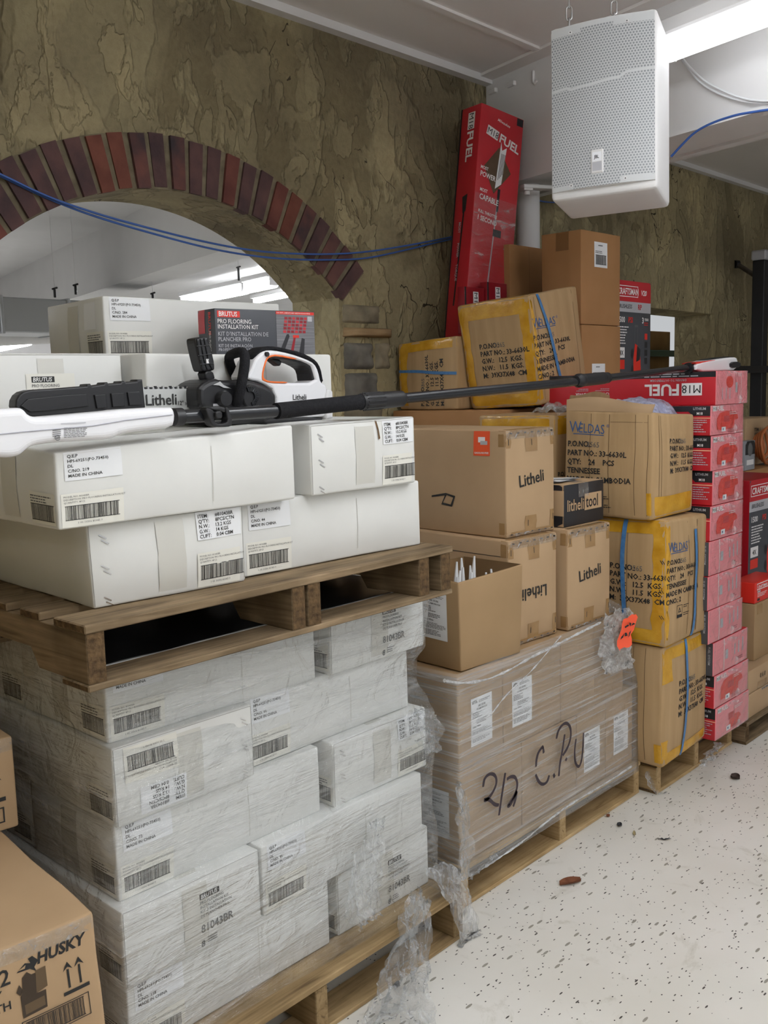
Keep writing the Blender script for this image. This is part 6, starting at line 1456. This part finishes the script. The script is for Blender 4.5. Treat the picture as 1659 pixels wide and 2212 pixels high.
ribbon('film_strip', [pl(700, 2010, 1.645), pl(760, 1990, 1.645), pl(820, 1960, 1.645), pl(880, 1925, 1.65), pl(918, 1905, 1.655)], [.05, .12, .16, .12, .03], 'loose tail of film over the bottom right of the white stack', seed=4, na=12, fold=.03) if False else None
ribbon('film_strip', [pl(815, 1770, 1.715), pl(800, 1830, 1.71), pl(790, 1900, 1.705), pl(785, 1960, 1.69), pl(800, 1990, 1.685)], [.05, .10, .13, .12, .08], 'wrinkled patch of loose film on the lower right of the white stack', seed=5, na=12, fold=.02)
ribbon('film_strip', [pl(905, 1535, 1.70), pl(920, 1560, 1.70), pl(935, 1590, 1.71), pl(930, 1620, 1.72)], [.06, .11, .09, .05], 'tuft of film sticking out at the right corner of the white stack', seed=6, fold=.03)
ribbon('film_strip', [pl(992, 1690, 1.735), pl(998, 1730, 1.73), pl(1004, 1780, 1.725), pl(1006, 1830, 1.72), pl(1004, 1880, 1.72), pl(998, 1900, 1.72)], [.01, .03, .05, .06, .06, .05], 'twisted strand of film down the left corner of the C.P.U stack', seed=7, fold=.02)
ribbon('film_strip', [pl(1018, 1895, 1.73), pl(1045, 1870, 1.735), pl(1075, 1842, 1.74)], [.03, .05, .02], 'loose film corner at the foot of the C.P.U stack', seed=8, fold=.015)
0 and ribbon('film_strip', [pl(1220, 1790, 1.80), pl(1238, 1770, 1.79), pl(1256, 1752, 1.79)], [.03, .05, .03], 'scrap of film hanging in the middle of the pale pallet', seed=9, fold=.015)
ribbon('film_strip', [(3.315, 1.735, .09), (3.32, 1.715, .04), (3.335, 1.695, .006), (3.37, 1.68, .004)], [.02, .035, .03, .01], 'wisp of film on the floor between the pale pallets', seed=10, fold=.01)
ribbon('film_strip', [pl(1545, 1612, 1.62), pl(1535, 1630, 1.60), pl(1528, 1645, 1.58)], [.1, .12, .1], 'crumpled film under the lowest red box', seed=11, fold=.03)
FILM_TUFT = film_mat('film_tuft', .3, .8, (30, 30, 30), wrinkle=.9, thr=(.42, .66))
# gathered film with the orange sticker at the top right corner of the C.P.U stack
mb = MB()
def tuft(s, t):
    u, z = at_plane(1300 + 60 * s + 6 * math.sin(9 * t), 1330 + 130 * t - 22 * s, 1.735); q = noise.noise_vector(Vector((s * 7, t * 9, 4))) * .018 + noise.noise_vector(Vector((s * 19, t * 22, 1))) * .009
    return (u + q.x, 1.735 - .012 * math.sin(math.pi * s) + q.y, z + q.z)
mb.grid(tuft, 18, 26, FILM_TUFT); o = mb.build('film_tuft'); tag(o, 'bunched clear film with an orange sticker, top right of the C.P.U stack', 'plastic film')
ORF = flat('sticker_neon', lin(255, 96, 62), .45)
mb = MB(); mb.grid(lambda s, t: (lambda q, w: (q[0] - .012, 1.70 + .004 * math.sin(4 * t), (q[2] + w) / 2))(tuft(.42 + .5 * s, .10 + .5 * t), at_plane(1300 + 60 * (.42 + .5 * s), 1330 + 130 * (.10 + .5 * t) - 22 * (.42 + .5 * s), 1.735)[1]), 6, 6, ORF)
for k in range(6):
    mb.grid(lambda s, t: (lambda q: (q[0] - .012, 1.6975 + .004 * math.sin(4 * t), q[2]))(tuft(.45 + .4 * (k % 3) / 3 + .09 * s, .22 + .16 * (k // 3) + .05 * t)), 1, 1, BLACKP)
mb.build('orange_sticker', o)['label'] = 'neon orange sticker with black marks'
mb = MB()
def lip(s, t):
    u, z = at_plane(1268 + 80 * s, 1310 + 30 * t + 5 * math.sin(7 * s), 1.80); q = noise.noise_vector(Vector((s * 6, t * 5, 9))) * .02; return (u + q.x, 1.80 + q.y + .02 * (1 - t), z + q.z + .012)
mb.grid(lip, 18, 8, FILM_LOOSE); o = mb.build('film_lip'); tag(o, 'ragged film edge on top of the C.P.U stack behind the orange sticker', 'plastic film')
def rope(name, pxs, n, r, label, seed, mat=None):
    pts = smooth_loop([(at_plane(x, y, n)[0], n + .006 * math.sin(i * 2.1), at_plane(x, y, n)[1]) for i, (x, y) in enumerate(pxs)], 3, False); b0 = Vector(pts[0]); mb = MB(); rr = random.Random(seed)
    mb.tube([Vector(p) - b0 for p in pts], [r * rr.uniform(.4, 1.5) for _ in pts], FILM_ROPE, 6); o = mb.build(name); o.location = b0; tag(o, label, 'plastic film'); return o
FILM_ROPE = film_mat('film_rope', .45, .9, (20, 20, 20), wrinkle=1.0, thr=(.35, .6))
rope('film_rope', ((1060, 1545), (1095, 1502), (1140, 1455), (1180, 1412), (1215, 1374)), 1.742, .0022, 'pulled white thread of film slanting over the labels of the C.P.U stack', 1)
rope('film_rope', ((960, 1470), (1000, 1478), (1050, 1468), (1100, 1448), (1150, 1420), (1200, 1392), (1250, 1368), (1300, 1345)), 1.744, .004, 'rolled film edge along the top of the C.P.U stack', 2)
rope('film_rope', ((1015, 1893), (1060, 1868), (1120, 1822), (1180, 1775), (1240, 1734), (1300, 1695), (1365, 1655)), 1.744, .0032, 'rolled film edge along the foot of the C.P.U stack', 3)
rope('film_rope', ((1015, 2069), (1040, 2060), (1060, 2045), (1070, 2030)), 1.60, .002, 'thin twisted tail of film lying on the floor', 4)
LEAF = mottled('dry_leaf', lin(104, 62, 42), lin(130, 84, 60), 40, .8, .2)
for i, (px, py, sx, sy, rot, mt_, lab, nm, cat) in enumerate(((1232, 1910, .034, .075, 60, LEAF, 'small dry brown leaf on the speckled floor', 'dry_leaf', 'leaf'), (1338, 1785, .03, .018, 20, BLACKP, 'dark scrap on the floor near the middle of the pale pallet', 'floor_scrap', 'scrap'), (1588, 1683, .05, .035, 10, flat('scrap_brown', lin(64, 50, 44), .8), 'dark brown scrap on the floor at the right', 'floor_scrap', 'scrap'), (1313, 1765, .022, .014, 0, LEAF, 'tiny brown scrap on the floor beside the pale pallet', 'floor_scrap', 'scrap'), (858, 2132, .03, .015, 30, BLACKP, 'dark scrap on the floor beside the hanging film', 'floor_scrap', 'scrap'), (1100, 1870, .045, .006, 40, BLACKP, 'thin dark sliver on the floor along the pale pallet', 'floor_scrap', 'scrap'), (1435, 1815, .05, .008, -50, BLACKP, 'curved dark sliver in the middle of the floor', 'floor_scrap', 'scrap'), (1370, 1803, .04, .010, 30, flat('scrap_tan', lin(160, 146, 110), .8), 'pale tan splinter on the floor', 'floor_scrap', 'scrap'))):
    q = seen(px, py, .0); mb = MB()
    mb.grid(lambda s, t: ((s - .5) * sx * (1 - .8 * abs(2 * t - 1) ** 2), (t - .5) * sy, .003 + .012 * min(sx, sy) / .03 * (s - .5) ** 2 * 4 + .001 * noise.noise(Vector((s * 4, t * 4, i)))), 6, 8, mt_)
    o = mb.build(nm); o.location = q; o.rotation_euler = (0, 0, math.radians(rot)); tag(o, lab, cat)
